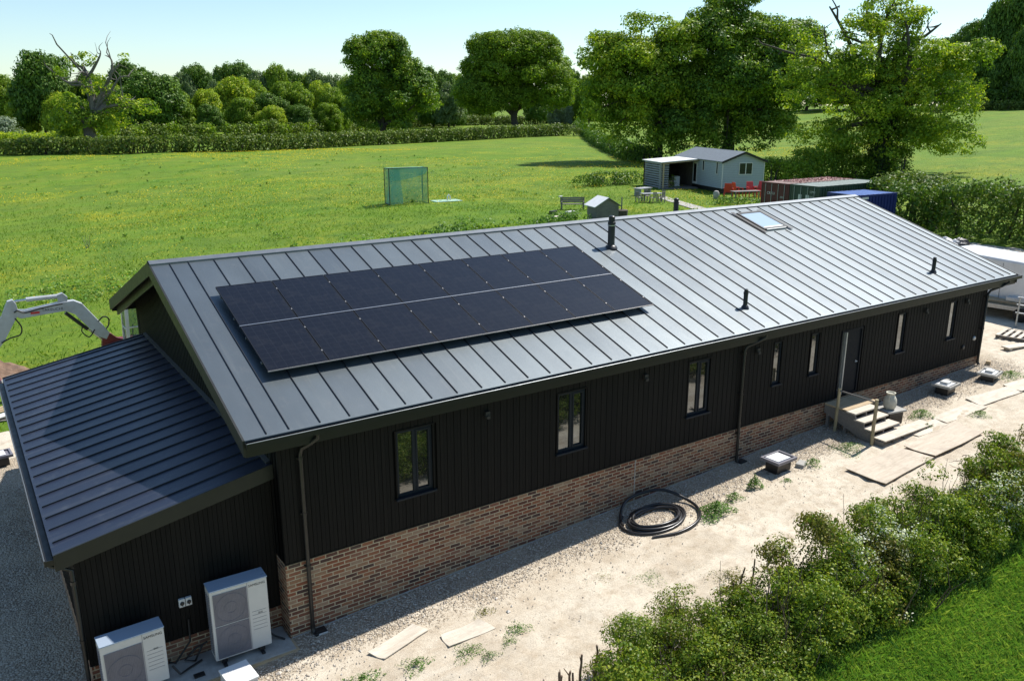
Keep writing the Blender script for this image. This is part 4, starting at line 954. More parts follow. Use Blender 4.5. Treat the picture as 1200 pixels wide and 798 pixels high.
# big ivy-clad oak by the containers
p, lb = px_tree((1030,207), [(1025,120,62,45),(965,105,48,42),(1085,125,55,48),(1040,165,82,30),(975,165,48,22),(1100,165,45,26),(1075,75,50,28),(1010,45,30,26,-2),(1120,88,36,32),(942,62,22,26,2),(1040,20,34,22),(1140,70,22,20),(1068,35,26,24),(1000,80,30,22,-4)])
bl = lambda *P_: [to_local(p, *q) for q in P_]
make_tree('oak_tree', p, lb, 'oak', .27, 'broad sprawling oak with bare limbs poking out on top, just behind the shipping containers', density=3.8, clump=.8, gap=.57, trunk_r=.85, ivy=11, limbs=16, leafm2='oakyellow',
  bare=[(bl((1030,150),(1015,95),(1000,60),(985,30),(972,8)), .42), (bl((1028,130),(1030,70),(1036,30),(1050,-2)), .38), (bl((1035,110),(1060,60),(1085,42),(1103,28)), .36), (bl((1015,110),(985,98),(960,72),(925,62),(895,52)), .36), (bl((1022,80),(1020,40),(1016,8),(1025,-15)), .25), (bl((1005,75),(975,70),(968,50),(966,30)), .2), (bl((1040,130),(1065,112),(1090,110)), .4)])
# dense oaks behind the cabin
p, lb = px_tree((852,189), [(850,95,58,58),(815,120,44,42),(900,110,48,46),(850,40,46,30),(900,60,46,34),(842,140,60,26),(800,150,36,22,-3),(895,150,38,20),(862,12,22,20),(815,162,34,18,-3),(870,165,40,16,-2),(778,168,26,16,-4),(935,58,26,30,3),(940,100,26,30,4)])
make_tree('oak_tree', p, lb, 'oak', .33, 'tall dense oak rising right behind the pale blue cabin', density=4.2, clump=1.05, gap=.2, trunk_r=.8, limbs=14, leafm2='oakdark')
p, lb = px_tree((770,191), [(740,95,44,50),(770,70,34,34),(722,62,22,20),(705,75,24,30),(765,110,44,40),(715,115,34,30),(768,32,28,15),(745,28,16,12),(790,140,30,26),(742,140,30,20),(800,60,26,34),(700,140,24,12),(750,160,34,16,-2),(715,150,18,16)])
make_tree('oak_tree', p, lb, 'oak', .35, 'bright green oak with gaps showing sky, left of the tall oak behind the cabin', density=4.0, clump=1.0, gap=.3, trunk_r=.6, limbs=14, leafm2='oakyellow')
p, lb = px_tree((603,154), [(602,85,52,42),(570,105,34,34),(640,100,32,38),(600,60,40,24),(632,62,24,20),(575,68,28,24),(605,120,56,20),(555,112,20,26),(655,115,16,20)])
make_tree('oak_tree', p, lb, 'oak', .52, 'round solitary oak with a visible trunk in the middle of the far hedge', density=4.2, clump=1.35, gap=.14, trunk_r=1.1, fork=5.5, limbs=12)
p, lb = px_tree((450,162), [(443,68,34,26),(450,60,26,18),(425,72,20,14),(462,115,42,34),(435,115,28,36),(480,110,24,26),(450,140,40,16),(470,88,26,16)])
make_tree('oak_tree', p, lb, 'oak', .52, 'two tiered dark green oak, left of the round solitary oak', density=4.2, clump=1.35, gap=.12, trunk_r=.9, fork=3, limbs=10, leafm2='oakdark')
# stag-headed oak on the left
p, lb = px_tree((108,176), [(88,128,22,12),(78,138,20,12),(125,140,30,12),(150,128,26,10),(170,126,16,8),(105,150,34,16),(90,72,10,9),(102,70,10,8),(76,118,14,8),(140,120,16,8),(112,100,16,14),(66,85,9,5),(146,70,5,4)])
bl = lambda *P_: [to_local(p, *q) for q in P_]
make_tree('dying_oak', p, lb, 'oak', .45, 'half dead oak with bleached bare branches above a low green skirt, at the far left', density=4.2, clump=1.1, gap=.30, trunk_r=1.1, fork=6, bark='deadbark', limbs=6, leafm2='oakyellow',
  bare=[(bl((110,150),(108,115),(103,90),(96,75)), .75), (bl((106,100),(98,82),(88,74),(83,62)), .34), (bl((104,90),(112,76),(117,66),(118,60)), .32), (bl((112,130),(122,105),(130,88),(131,72),(126,66)), .42), (bl((128,90),(136,80),(142,76)), .3), (bl((108,120),(95,98),(80,97),(66,88),(52,76)), .32), (bl((112,135),(125,120),(140,116),(158,118)), .4), (bl((114,125),(128,110),(140,92),(152,90)), .35), (bl((112,118),(120,112),(130,122),(136,124)), .3), (bl((96,100),(85,100),(76,96)), .3)])
# the dark tree behind it and the trees of the far wood
far = []
def far_tree(px, base, top, hw, leafm, look, kind='tree', lobes=None, **k):
    far.append((px, base, top, hw, leafm, look, lobes, k))
far_tree(55, 160, 62, 34, 'oakdark', 'dark green tree')
far_tree(95, 156, 98, 26, 'oak', 'mid green tree'); far_tree(120, 157, 88, 24, 'oakdark', 'dark rounded tree'); far_tree(136, 158, 100, 22, 'oak', 'mid green tree'); far_tree(30, 155, 100, 24, 'oakdark', 'dark green tree'); far_tree(75, 160, 110, 20, 'oakyellow', 'yellow green tree')
far_tree(178, 158, 86, 36, 'oakdark', 'dark rounded tree'); far_tree(165, 156, 76, 28, 'oakdark', 'dark tall tree')
far_tree(14, 158, 92, 26, 'oak', 'mid green tree'); far_tree(-22, 158, 80, 26, 'oak', 'mid green tree'); far_tree(28, 161, 118, 18, 'oakyellow', 'yellow green tree')
specs = [(-60,158,90,26,'oak'),(-95,158,84,26,'oakdark'),(-130,160,92,26,'ash'),(-170,160,80,28,'oak'),(-215,162,86,30,'oakdark'),(-265,163,90,30,'oak'),(-320,165,84,32,'oakdark'),(205,156,100,20,'oak'),(222,152,88,16,'ash'),(236,152,78,20,'oakdark'),(243,156,108,19,'oakyellow'),(256,153,98,16,'ash'),(262,150,80,18,'oakdark'),(276,154,92,22,'oakyellow'),(283,150,75,24,'oakdark'),(290,157,116,20,'oak'),(303,154,98,20,'oak'),(310,150,86,18,'ash'),(322,157,112,22,'oakdark'),(325,150,80,18,'oak'),(338,154,98,20,'oak'),(344,150,84,16,'oakdark'),(352,156,100,20,'oak'),(361,150,90,16,'oak'),(372,150,86,18,'ash'),(378,155,98,18,'oakyellow'),(392,150,88,16,'ash'),(396,156,106,17,'oak'),(408,152,92,16,'oak'),(496,148,98,16,'ash'),(508,150,82,17,'oakdark'),(520,148,84,14,'oakdark'),(526,150,100,18,'ash'),(540,146,90,14,'oak'),(655,150,118,14,'willow'),(672,148,100,16,'oak'),(668,146,82,12,'oakdark'),(690,148,92,14,'oak')]
for s_ in specs: far_tree(*s_, look={'oak':'mid green','oakdark':'dark green','oakyellow':'yellow green','ash':'grey green','willow':'silvery'}[s_[4]]+' tree')
far.sort(key=lambda f: f[0])
for px_, b_, t_, h_, m_ in ((214,157,122,16,'oak'),(250,158,124,16,'oakdark'),(318,158,126,16,'oakyellow'),(352,158,124,16,'oakdark'),(386,157,122,16,'oak'),(508,150,112,14,'oak'),(532,149,112,14,'oakdark'),(565,146,108,14,'oak'),(630,146,108,14,'oakdark')): far_tree(px_, b_, t_, h_, m_, {'oak':'mid green','oakdark':'dark green','oakyellow':'yellow green'}[m_]+' tree')
far.sort(key=lambda f: f[0])
words = ['first','second','third','fourth','fifth','sixth','seventh','eighth','ninth','tenth','eleventh','twelfth','thirteenth','fourteenth','fifteenth','sixteenth','seventeenth','eighteenth','nineteenth','twentieth','twenty first','twenty second','twenty third','twenty fourth','twenty fifth','twenty sixth']
cnt = {}; protos = {}
for (px, base, top, hw, leafm, look, lobes, k) in far:
    cnt[look] = cnt.get(look, 0)+1
    lab = '%s in the far wood, %s of its colour from the left' % (look, words[cnt[look]-1])
    p = at(px, base); pt = to_local(p, px, top); H = pt[2]; W = hw*depth(p)/FPX
    var = (leafm, len([1 for q in protos if q[0] == leafm]) if len([1 for q in protos if q[0] == leafm]) < 3 else cnt[look] % 3)
    if var not in protos:
        a = RNG.uniform(-.25, .25, 6)
        lb = [(.3*a[0],0,.27,1.0,.9,.30),(a[0],0,.62,.80,.75,.36),(-.42+a[1]*.4,.1,.48,.55,.55,.30),(.42+a[2]*.4,-.1,.50,.55,.55,.32),(a[3],.0,.30,.85,.8,.24),(.2+a[4],0,.80,.42,.42,.17),(-.25+a[5],0,.76,.42,.42,.17)]
        lb = [(l[0]*8, l[1]*8, l[2]*14, l[3]*8, l[4]*8, l[5]*14) for l in lb]
        t = make_tree('wood_tree', p, lb, leafm, .55, lab, group='trees of the far wood', density=4.0, clump=1.25, gap=.16, trunk_r=.45, fork=3.5, limbs=4); protos[var] = t
    else: t = copy_tree(protos[var])
    t['label'] = lab; t.location = p; t.rotation_euler = (0, 0, RNG.uniform(-.5, .5)-YAW); t.scale = (W/8/.98, W/8/.98, H/13.6)
# dark wood on the hill at the right edge
back = [(885,129,80,26,'oak'),(915,129,88,24,'oakdark'),(945,129,76,26,'oakdark'),(980,129,84,26,'oak'),(1015,129,78,26,'oakdark'),(1050,129,72,26,'oakdark'),(1082,128,66,26,'oak'),(800,137,95,20,'oakdark'),(830,135,92,22,'oak'),(858,132,90,22,'oakdark'),(730,142,100,16,'oak'),(765,139,98,18,'oakdark')]
for i, (px, base, top, hw, leafm) in enumerate(sorted(back)):
    p = at(px, base); pt = to_local(p, px, top); H = pt[2]; W = hw*depth(p)/FPX
    vs_ = [v for k_, v in protos.items() if k_[0] == leafm]; t = copy_tree(vs_[i % len(vs_)]); t.location = p; t.rotation_euler = (0, 0, RNG.uniform(-.5, .5)-YAW); t.scale = (W/8/.9, W/8/.9, H/13.6)
    t['label'] = 'distant tree glimpsed behind the big oaks, %s from the left' % words[i]; t['group'] = 'distant trees behind the big oaks'
hill = [(1108,118,45,22,'oakdark'),(1130,112,30,20,'oakdark'),(1150,114,8,24,'oakdark'),(1168,112,-4,24,'oakdark'),(1190,112,-8,26,'oakdark'),(1212,112,2,24,'oakdark'),(1178,116,48,20,'ash'),(1200,116,40,20,'ash'),(1145,118,70,14,'oakdark')]
for i, (px, base, top, hw, leafm) in enumerate(hill):
    p = at(px, max(base+6,127)); pt = to_local(p, px, top); H = pt[2]; W = hw*depth(p)/FPX
    src = [v for k_, v in protos.items() if k_[0] == leafm][i % len([v for k_, v in protos.items() if k_[0] == leafm])]
    t = copy_tree(src); t.location = p; t.rotation_euler = (0, 0, RNG.uniform(-.5, .5)-YAW); t.scale = (W/8/.9, W/8/.9, H/13.6)
    t['label'] = '%s tree in the copse on the right hand hill, %s from the left' % ('grey green' if leafm == 'ash' else 'dark', words[sorted([h_[0] for h_ in hill]).index(px)]); t['group'] = 'copse trees on the hill'
# ------------------------------------------------------------------ hedges
def hedge(name, pts, w, h, leafm, leaf, label, dens=3.2, clump=.7, group=None, top=None, hvar=.12, wvar=.12, leafm2=None, z0=.1):
    pts = [np.array(p[:2], float) for p in pts]; seg = [np.linalg.norm(b_-a) for a, b_ in zip(pts, pts[1:])]; Lh = sum(seg)
    c = pts[0]; e = empty(name, (float(c[0]), float(c[1]), g1(*c)), 0, label, 'hedge', group)
    nc = int(Lh*(2*h+w)/(clump*clump)*3.4); s_ = RNG.uniform(0, Lh, nc); cum = np.cumsum([0]+seg)
    i = np.clip(np.searchsorted(cum, s_, side='right')-1, 0, len(seg)-1); t = (s_-cum[i])/np.array(seg)[i]
    P0 = np.array(pts)[i]; P1 = np.array(pts)[i+1]; P = P0+(P1-P0)*t[:, None]; Dn = unit(P1-P0); Nr = np.stack([-Dn[:, 1], Dn[:, 0]], -1)
    hh = h*(1+hvar*(fb(P[:, 0]+50, P[:, 1], .35)*2-1)*1.6)
    ww = w*(1+wvar*(fb(P[:, 0], P[:, 1]+70, .5)*2-1)*1.6)
    face = RNG.random(nc)*(2*h+w); side = np.where(face < h, -1, np.where(face < 2*h, 1, 0))
    lat = np.where(side == 0, RNG.uniform(-.5, .5, nc), side*RNG.uniform(.38, .5, nc))*ww; z = np.where(side == 0, hh*RNG.uniform(.86, 1.0, nc), RNG.uniform(z0, .97, nc)*hh)
    cc = np.stack([P[:, 0]+Nr[:, 0]*lat, P[:, 1]+Nr[:, 1]*lat, G(P[:, 0], P[:, 1])+z-clump*.3], -1)
    rc = clump*RNG.uniform(.45, 1, nc); per = np.maximum(4, (dens*rc*rc/(leaf*leaf)).astype(int)); idx = np.repeat(np.arange(nc), per)
    dd = rdir(len(idx)); C = cc[idx]+dd*(rc[idx]*RNG.uniform(.3, 1, len(idx))**.5)[:, None]
    Nn = unit(dd+np.array([0,0,.35])+RNG.normal(size=(len(idx), 3))*.5); sz = leaf*RNG.uniform(.7, 1.3, len(idx))
    C = C-np.array(e.location)
    if leafm2:
        s2 = RNG.random(len(C)) < .4*(1+np.sin(C[:, 0]*.8)); quads('foliage', leafquads(C[~s2], Nn[~s2], sz[~s2]), M[leafm], e); quads('foliage', leafquads(C[s2], Nn[s2], sz[s2]), M[leafm2], e)
    else: quads('foliage', leafquads(C, Nn, sz), M[leafm], e)
    # dark inner wood so that one cannot look straight through
    mb = MB(); nst = int(Lh/.9)
    for k in range(nst):
        s1 = RNG.uniform(0, Lh); j = min(int(np.searchsorted(cum, s1, side='right')-1), len(seg)-1); q = pts[j]+(pts[j+1]-pts[j])*((s1-cum[j])/seg[j]); x, y = q+RNG.normal(size=2)*w*.15
        mb.tube(limb_pts((x, y, g1(x, y)-.1), (x+RNG.normal()*.3*h, y+RNG.normal()*.2*h, g1(x, y)+h*.8), 4, .1), np.linspace(.05*h, .012*h, 4), 5)
    mb.build('stems', M['bark'], e, world=True); return e
def P2(px, py): p_ = at(px, py); return (p_.x, p_.y)
hedge('hedge', [P2(-420,190), P2(-200,185), P2(-40,182), P2(60,181), P2(160,180), P2(280,178), P2(400,172), P2(480,168), P2(575,163), P2(664,159)], 2.4, 2.7, 'hedge', .42, 'long clipped hedge closing the far side of the buttercup field', dens=3.0, clump=1.0, hvar=.08)
hedge('hedge', [P2(676,150), P2(695,166), P2(715,177), P2(735,187), P2(760,192)], 1.9, 2.2, 'oakdark', .36, 'dark low hedge running down from the far corner to the oaks by the cabin', dens=3.0, clump=.9)
hedge('hedge', [P2(120,166), P2(170,164), P2(250,162)], 2.6, 3.2, 'hedge', .5, 'bushy further hedge behind the half dead oak', dens=3.0, clump=1.4, hvar=.3, leafm2='oak')
hedge('hedge', [P2(262,162), P2(330,160), P2(400,156), P2(470,152)], 2.6, 3.4, 'hedge', .5, 'bushy further hedge below the wood, between the gap and the two tiered oak', dens=3.0, clump=1.4, hvar=.3, leafm2='oak')
hedge('hedge', [P2(470,150), P2(560,147), P2(690,143), P2(800,141)], 2.6, 3.6, 'hedge', .5, 'dark distant hedge seen on both sides of the round solitary oak', dens=3.0, clump=1.4, hvar=.2)
hedge('hedge', [P2(-300,174), P2(-150,172), P2(-30,171), P2(30,169), P2(76,167)], 3.0, 2.2, 'oakyellow', .5, 'low bright green scrub hedge at the far left', dens=3.0, clump=1.4, hvar=.3)
hedge('hedge', [P2(1095,133), P2(1150,130), P2(1235,128)], 2.2, 2.0, 'hedge', .5, 'low hedge along the top of the right hand hill field', dens=3, clump=1.2)
hedge('copse_undergrowth', [P2(1085,131), P2(1150,128.5), P2(1240,127)], 6, 5.5, 'oakdark', .7, 'dark scrubby undergrowth filling the foot of the copse on the hill', dens=3, clump=1.8, hvar=.3)
# thick hedge behind the containers, running off to the right
hedge('hedge', [(54.5,21.0), (50.5,20.2), (49.2,12), (49.0,2), (50.0,-14)], 4.2, 3.0, 'hedge', .20, 'tall thick dark hedge behind the blue container and the van', dens=3.0, clump=.75, hvar=.14, leafm2='oakdark')
hedge('hedge', [P2(905,216), P2(940,213), P2(975,208), P2(1030,206), P2(1060,208)], 3.2, 2.6, 'oak', .26, 'rough bushy hedge under the sprawling oak, right of the cabin', dens=3.0, clump=.8, hvar=.3)
# pale willows / blossom bushes
def bush(name, loc, lobes, leafm, leaf, label, dens=4, clump=.5, leafm2=None, group=None, gap=.2, cat='bush', stems=5, twig=0):
    e = empty(name, loc, 0, label, cat, group)
    C, Nn = crown_leaves(lobes, leaf, dens, clump, gap); sz = leaf*RNG.uniform(.7, 1.3, len(C))
    if leafm2:
        s2 = RNG.random(len(C)) < .28; quads('foliage', leafquads(C[~s2], Nn[~s2], sz[~s2]), M[leafm], e); quads('foliage', leafquads(C[s2], Nn[s2], sz[s2]), M[leafm2], e)
    else: quads('foliage', leafquads(C, Nn, sz), M[leafm], e)
    mb = MB()
    for k in range(stems):
        l = lobes[k % len(lobes)]; q = np.array(l[:3])+rdir(1)[0]*np.array(l[3:])*.7
        mb.tube(limb_pts((0, 0, -.05), q, 5, .1), np.linspace(.035*l[5]+.004, .006, 5), 5)
    mb.build('stems', M['bark'], e); return e
for px, by, r, mt, lab in ((172,158,3.2,'willow','silvery bush behind the half dead oak'), (8,166,3.5,'willow','silvery bush at the far left edge'), (112,172,2.2,'willow','small silvery shrub beside the foot of the half dead oak'), (660,148,4.5,'willow','silvery willow seen left of the bright oaks')):
    p = at(px, by); bush('pale_bush', p, [(0,0,r*.8,r,r,r*.8)], mt, .45, lab, 3.5, 1.1)
p = at(672,160); bush('round_bush', p, [(0,0,1.2,1.9,1.9,1.3)], 'hedge', .3, 'small round bush at the gap in the far hedge', 3.5, .8)
p = at(700,206)

# ------------------------------------------------------------------ foreground hedge and shrubs
FH = empty('mixed_hedge', (12,-5.4,g1(12,-5.4)), 0, 'ragged hawthorn hedge with white blossom between the sandy track and the bright grass', 'hedge')
def shrub_cloud(xs_, yc, hf, wf, nper, leaf, seed):
    pass
lob = []
for x in np.arange(2.9, 33, .46):
    k0 = float(fb(np.array(x), np.array(0.), .8)-.5)
    h = (.72+.63*float(smooth(4.2, 8.0, x)))+.022*max(x-8, 0)+.75*k0
    for k in range(3):
        if RNG.random() < .22: continue
        yy = -5.45+RNG.uniform(-.75, .68); hz = h*RNG.uniform(.55, 1.08); r = RNG.uniform(.24, .46)
        lob.append((x+RNG.uniform(-.3, .3), yy, g1(x, yy)+hz-r*.7, r, r*.9, r*RNG.uniform(.7, 1.1)))
    if x < 12 and RNG.random() < .75: r = RNG.uniform(.2, .36); yy = RNG.uniform(-4.85, -4.3); lob.append((x+RNG.uniform(-.2,.2), yy, g1(x, yy)+h*RNG.uniform(.3,.75), r, r, r*1.05))
    lob.append((x, -5.9+RNG.uniform(-.12,.12), g1(x,-5.4)+h*.32, .38, .34, .36)); lob.append((x+.3, -5.0+RNG.uniform(-.15,.15), g1(x,-5.4)+h*.3, .34, .3, .34))
    lob.append((x+.1, -5.4, g1(x,-5.4)+h*.42, .42, .42, .42*min(1, h)))
nearl = [l for l in lob if l[0] < 16]; farl = [l for l in lob if l[0] >= 16]
def hedge_part(lobes, leaf, dens, clump, gap):
    C, Nn = crown_leaves(lobes, leaf, dens, clump, gap); sz = leaf*RNG.uniform(.6, 1.4, len(C)); zz = C[:, 2]-G(C[:, 0], C[:, 1]); ok = zz > .02
    return C[ok], Nn[ok], sz[ok]
Cn, Nn_, sn = hedge_part(nearl, .048, 2.5, .14, .44); Cf, Nf, sf = hedge_part(farl, .060, 2.3, .26, .3)
C = np.concatenate([Cn, Cf]); Nq = np.concatenate([Nn_, Nf]); sz = np.concatenate([sn, sf]); print('hedge leaves', len(C))
Cl = C-np.array(FH.location); pn = fb(C[:, 0]*1.0+20, C[:, 1]*1.0+C[:, 2], .9); br = (pn+RNG.normal(size=len(C))*.06 > .60)
quads('foliage', leafquads(Cl[~br], Nq[~br], sz[~br]), M['haw'], FH); quads('foliage', leafquads(Cl[br], Nq[br], sz[br]), M['bronze'], FH)
# blossom sprays
bc_ = []
cand = np.flatnonzero((Nq[:, 2] > .1) & (fb(C[:, 0]+70, C[:, 1]+3, .75) > .67)); 
for i in RNG.choice(cand, 760): 
    k = RNG.integers(6, 22); bc_.append(C[i]+RNG.normal(size=(k, 3))*.05+np.array([0,0,.04]))
bc_ = np.concatenate(bc_)-np.array(FH.location); quads('blossom', leafquads(bc_, unit(RNG.normal(size=(len(bc_), 3))+np.array([0,0,.8])), RNG.uniform(.024, .046, len(bc_)), .95), M['blossom'], FH)
mb = MB()
for k in range(760):
    x = RNG.uniform(3.6, 24); y = -5.4+RNG.normal()*.35; h = RNG.uniform(.7, 1.6)*(.55 if x < 6 else 1)
    q = (x+RNG.normal()*.25, y+RNG.normal()*.2, g1(x, y)+h); mb.tube(limb_pts((x, y, g1(x, y)-.05), q, 5, .08), np.linspace(.016, .003, 5), 5)
for k in range(34):
    x = RNG.uniform(6, 22); y = -5.1+RNG.normal()*.25; z = g1(x, y)+RNG.uniform(.9, 1.3); d_ = rdir(1)[0]*.45; mb.tube(limb_pts((x, y, z), (x+d_[0], y+d_[1], z+abs(d_[2])*.5), 5, .08), np.linspace(.010, .003, 5), 5)
mb.build('branches', M['stump'], FH, world=True)
# upright bare shoots on the track side
def stumps(name, spots, label, hm=.55, r=.02):
    mb = MB()
    for x, y in spots:
        z = g1(x, y); h = hm*random.uniform(.5, 1.3)
        pts_ = limb_pts((x, y, z-.05), (x+random.uniform(-.06,.06), y+random.uniform(-.06,.06), z+h), 5, .05); mb.tube(pts_, np.linspace(r*1.2, r*.8, 5), 6)
        if random.random() < .6: q = pts_[3]; mb.tube([q, (q[0]+random.uniform(-.1,.1), q[1]+random.uniform(-.08,.08), q[2]+.15)], [r*.6, r*.3], 5)
    o = mb.build(name, M['stump']); return tag(o, label, 'stems', kind='stuff')
sp_ = [(2.6+.13*k+random.uniform(-.05,.05), -4.05-.01*k+random.uniform(-.12,.12)) for k in range(16)]+[(4.6,-4.15),(4.75,-4.2),(5.0,-4.3),(5.3,-4.45),(5.1,-4.05)]
stumps('cut_stems', sp_, 'row of cut brown stems poking out of the sand at the left end of the hedge', .5, .022)
def near_shrub(x, y, lobes, label, leafm='haw', leafm2=None, blos=0, leaf=.036, dens=2.6, clump=.16, gap=.32, stems=10):
    e = bush('hawthorn_shrub', (x, y, g1(x, y)), lobes, leafm, leaf, label, dens, clump, leafm2, 'loose shrubs at the left end of the hedge', gap, 'shrub', stems)
    return e
near_shrub(5.15,-4.32, [(0,0,.45,.55,.5,.42),(.25,.1,.75,.42,.4,.30),(-.35,-.1,.35,.35,.35,.3)], 'rounded green shrub with a tall bare stem, first big one from the left', leafm2='bronze')
near_shrub(4.2,-4.28, [(0,0,.5,.40,.38,.42),(.12,0,.2,.35,.3,.25)], 'narrow bright green shrub left of the big rounded one')
near_shrub(3.5,-4.32, [(0,0,.30,.36,.3,.3),(.3,0,.34,.3,.3,.3)], 'low yellow green shrub among the cut stems at the bottom edge', leafm='bronze', leafm2='haw')
near_shrub(2.3,-3.95, [(0,0,.16,.16,.16,.2)], 'tiny sprig of leaves standing alone on the sand at the bottom edge', leafm='bronze', stems=4)
near_shrub(5.55,-5.75, [(0,0,.35,.6,.5,.35),(-.5,-.1,.3,.5,.45,.3),(.5,.1,.5,.5,.45,.35)], 'low shrub dotted with blossom at the bottom edge, in front of the hedge', leafm2='bronze')
near_shrub(12.15,-4.35, [(0,0,.5,.20,.2,.3),(.12,0,.75,.16,.16,.18)], 'slender upright shoot with sparse leaves beside the foremost plywood sheet', gap=.5)
near_shrub(11.2,-4.45, [(0,0,.55,.22,.2,.36)], 'thin leafy shoot on the track side of the hedge, left of the slender one', gap=.5)
near_shrub(9.2,-4.35, [(0,0,.35,.4,.3,.3),(.3,0,.5,.3,.3,.25)], 'spreading leafy shrub on the track side near the middle of the hedge', gap=.4)
stumps('bare_shoots', [(5.05,-4.35),(6.4,-4.45),(6.6,-4.5),(7.0,-4.4),(10.6,-4.3),(11.4,-4.4),(11.5,-4.45),(12.3,-4.3)], 'few upright bare shoots standing on the track side of the hedge', 1.0, .016)

# ------------------------------------------------------------------ weeds
def weed(x, y, r, h, n_, label, leaf=.07, mt='weed', name='weed_clump'):
    r = r*.78; h = h*1.25; n_ = int(n_*1.5); leaf = leaf*.72; z = g1(x, y)+.02; a = RNG.uniform(0, 2*PI, n_); rr = r*RNG.random(n_)**.85*(1+.35*np.sin(a*3+x))
    C = np.stack([rr*np.cos(a)*1.25, rr*np.sin(a)*.85, h*(1-rr/r*.75)*RNG.uniform(.35, 1, n_)], -1); Nn = unit(np.stack([np.cos(a)*.5, np.sin(a)*.5, np.ones(n_)], -1)+RNG.normal(size=(n_, 3))*.45)
    o = quads(name, leafquads(C, Nn, leaf*RNG.uniform(.5, 1.3, n_), .42), M[mt]); o.location = (x, y, z); return tag(o, label, 'weed', 'weeds growing in the sandy ground')
weed(9.15,-1.55,.48,.26,620,'biggest leafy green weed, right beside the coil of black pipe',.085)
weed(9.95,-1.35,.28,.16,220,'spreading weed just right of the biggest one',.06)
weed(10.75,-1.25,.22,.28,240,'spiky bright weed between the pipe coil and the drain chamber',.08)
weed(12.75,-1.35,.30,.18,220,'weed growing by the concrete block right of the drain chamber',.06)
weed(14.2,-1.35,.55,.14,520,'wide patch of green weeds at the foot of the timber steps',.05)
weed(17.55,-1.28,.42,.18,420,'green weed clump at the end of the step landing',.06)
weed(18.75,-2.25,.34,.14,300,'weed clump beside the middle walkway board',.05)
weed(16.95,-1.80,.20,.10,140,'small weed between the landing and the short board',.05)
weed(22.4,-1.25,.55,.16,420,'rough weeds by the drain chamber at the far right corner',.06)
weed(23.4,-1.9,.5,.16,350,'patch of weeds at the right edge beyond the last board',.06)
weed(1.45,-2.0,.34,.09,240,'leafy weed between the two boards at the bottom',.05); weed(.55,-1.85,.40,.12,300,'leafy weed at the bottom edge left of the first board',.06)
weed(2.35,-2.25,.36,.07,260,'flat weed just below the second board',.045); weed(2.55,-2.55,.20,.06,160,'small grey green rosette below the second board',.04,'ash')
weed(3.35,-2.25,.30,.07,220,'small weed right of the second board',.045); weed(3.05,-2.45,.18,.05,100,'tiny weed between the rosette and the small weed',.04)
weed(3.15,-1.45,.26,.05,160,'thin dry weed on the gravel above the second board',.04,'bronze')
weed(6.3,-2.5,.42,.05,220,'sparse weed patch in the middle of the sandy track',.035); weed(7.5,-3.4,.5,.10,260,'pale weeds on the track edge before the hedge',.05,'bronze')
weed(5.6,-1.9,.34,.03,120,'very thin weed patch on the sand near the gravel',.03,'bronze'); weed(24.6,1.5,.6,.08,300,'thin weeds on the sand by the metal rail',.05)
weed(11.6,-1.5,.16,.06,90,'tiny weed in front of the middle drain chamber',.05)

# ------------------------------------------------------------------ grass (uncountable)
def blades(name, X, Y, h, w, mat, lean=.5, zoff=0.0):
    n_ = len(X); a = RNG.uniform(0, 2*PI, n_); hh = h*RNG.uniform(.5, 1.3, n_); Z = G(X, Y)+zoff
    dx, dy = np.cos(a), np.sin(a); lx = RNG.normal(size=n_)*lean*hh; ly = RNG.normal(size=n_)*lean*hh
    ww = w*RNG.uniform(.7, 1.3, n_)
    b0 = np.stack([X-dx*ww, Y-dy*ww, Z], -1); b1 = np.stack([X+dx*ww, Y+dy*ww, Z], -1)
    m0 = np.stack([X+dx*ww*.7+lx*.45, Y+dy*ww*.7+ly*.45, Z+hh*.62], -1); t = np.stack([X+lx, Y+ly, Z+hh*.95], -1)
    return quads(name, np.stack([b0, b1, m0, t], 1), mat)
n_ = 400000; X = RNG.uniform(3.0, 22, n_)**1.0; Y = -6.15-RNG.random(n_)**1.2*4.6; ok = RNG.random(n_) < np.clip(13/np.maximum(X, 1), .25, 1); X = X[ok]; Y = Y[ok]
o = blades('long_grass', X, Y, .17, .0048, M['grassblade'], .45); tag(o, 'thick bright green grass filling the lower right corner', 'grass', kind='stuff')
# edge tufts: hedge foot
n_ = 16000; X = RNG.uniform(4, 24, n_); Y = -6.2+RNG.normal(size=n_)*.22; o = blades('hedge_foot_grass', X, Y, .24, .0055, M['grassblade'], .4); tag(o, 'taller grass along the shaded foot of the hawthorn hedge', 'grass', kind='stuff')
# meadow tufts, thicker near the buildings
def not_dirt(x, y): return ~dirt_zone(x, y)
n_ = 230000; r_ = RNG.uniform(0, 1, n_)**.9*95; ang = RNG.uniform(-.02, 1.25, n_); X = CAM[0]+np.sin(ang)*(24+r_); Y = CAM[1]+np.cos(ang)*(24+r_)
ok = not_dirt(X, Y) & (Y > 11.9) & ~((X > -3.3) & (X < 23.5) & (Y < 12.2)); X = X[ok]; Y = Y[ok]; dd_ = np.hypot(X-CAM[0], Y-CAM[1])
ok = RNG.random(len(X)) < (.3+.7*smooth(.40, .58, fb(X, Y, .25)))*np.clip((118-dd_)/75, 0, 1); X = X[ok]; Y = Y[ok]
o = blades('meadow_grass', X, Y, .14, .019, M['fieldblade'], .5); tag(o, 'uneven tufts of meadow grass in the buttercup field', 'grass', kind='stuff')
n_ = 90000; r_ = RNG.uniform(0, 1, n_)**.6*130; ang = RNG.uniform(-.02, 1.0, n_); X = CAM[0]+np.sin(ang)*(32+r_); Y = CAM[1]+np.cos(ang)*(32+r_)
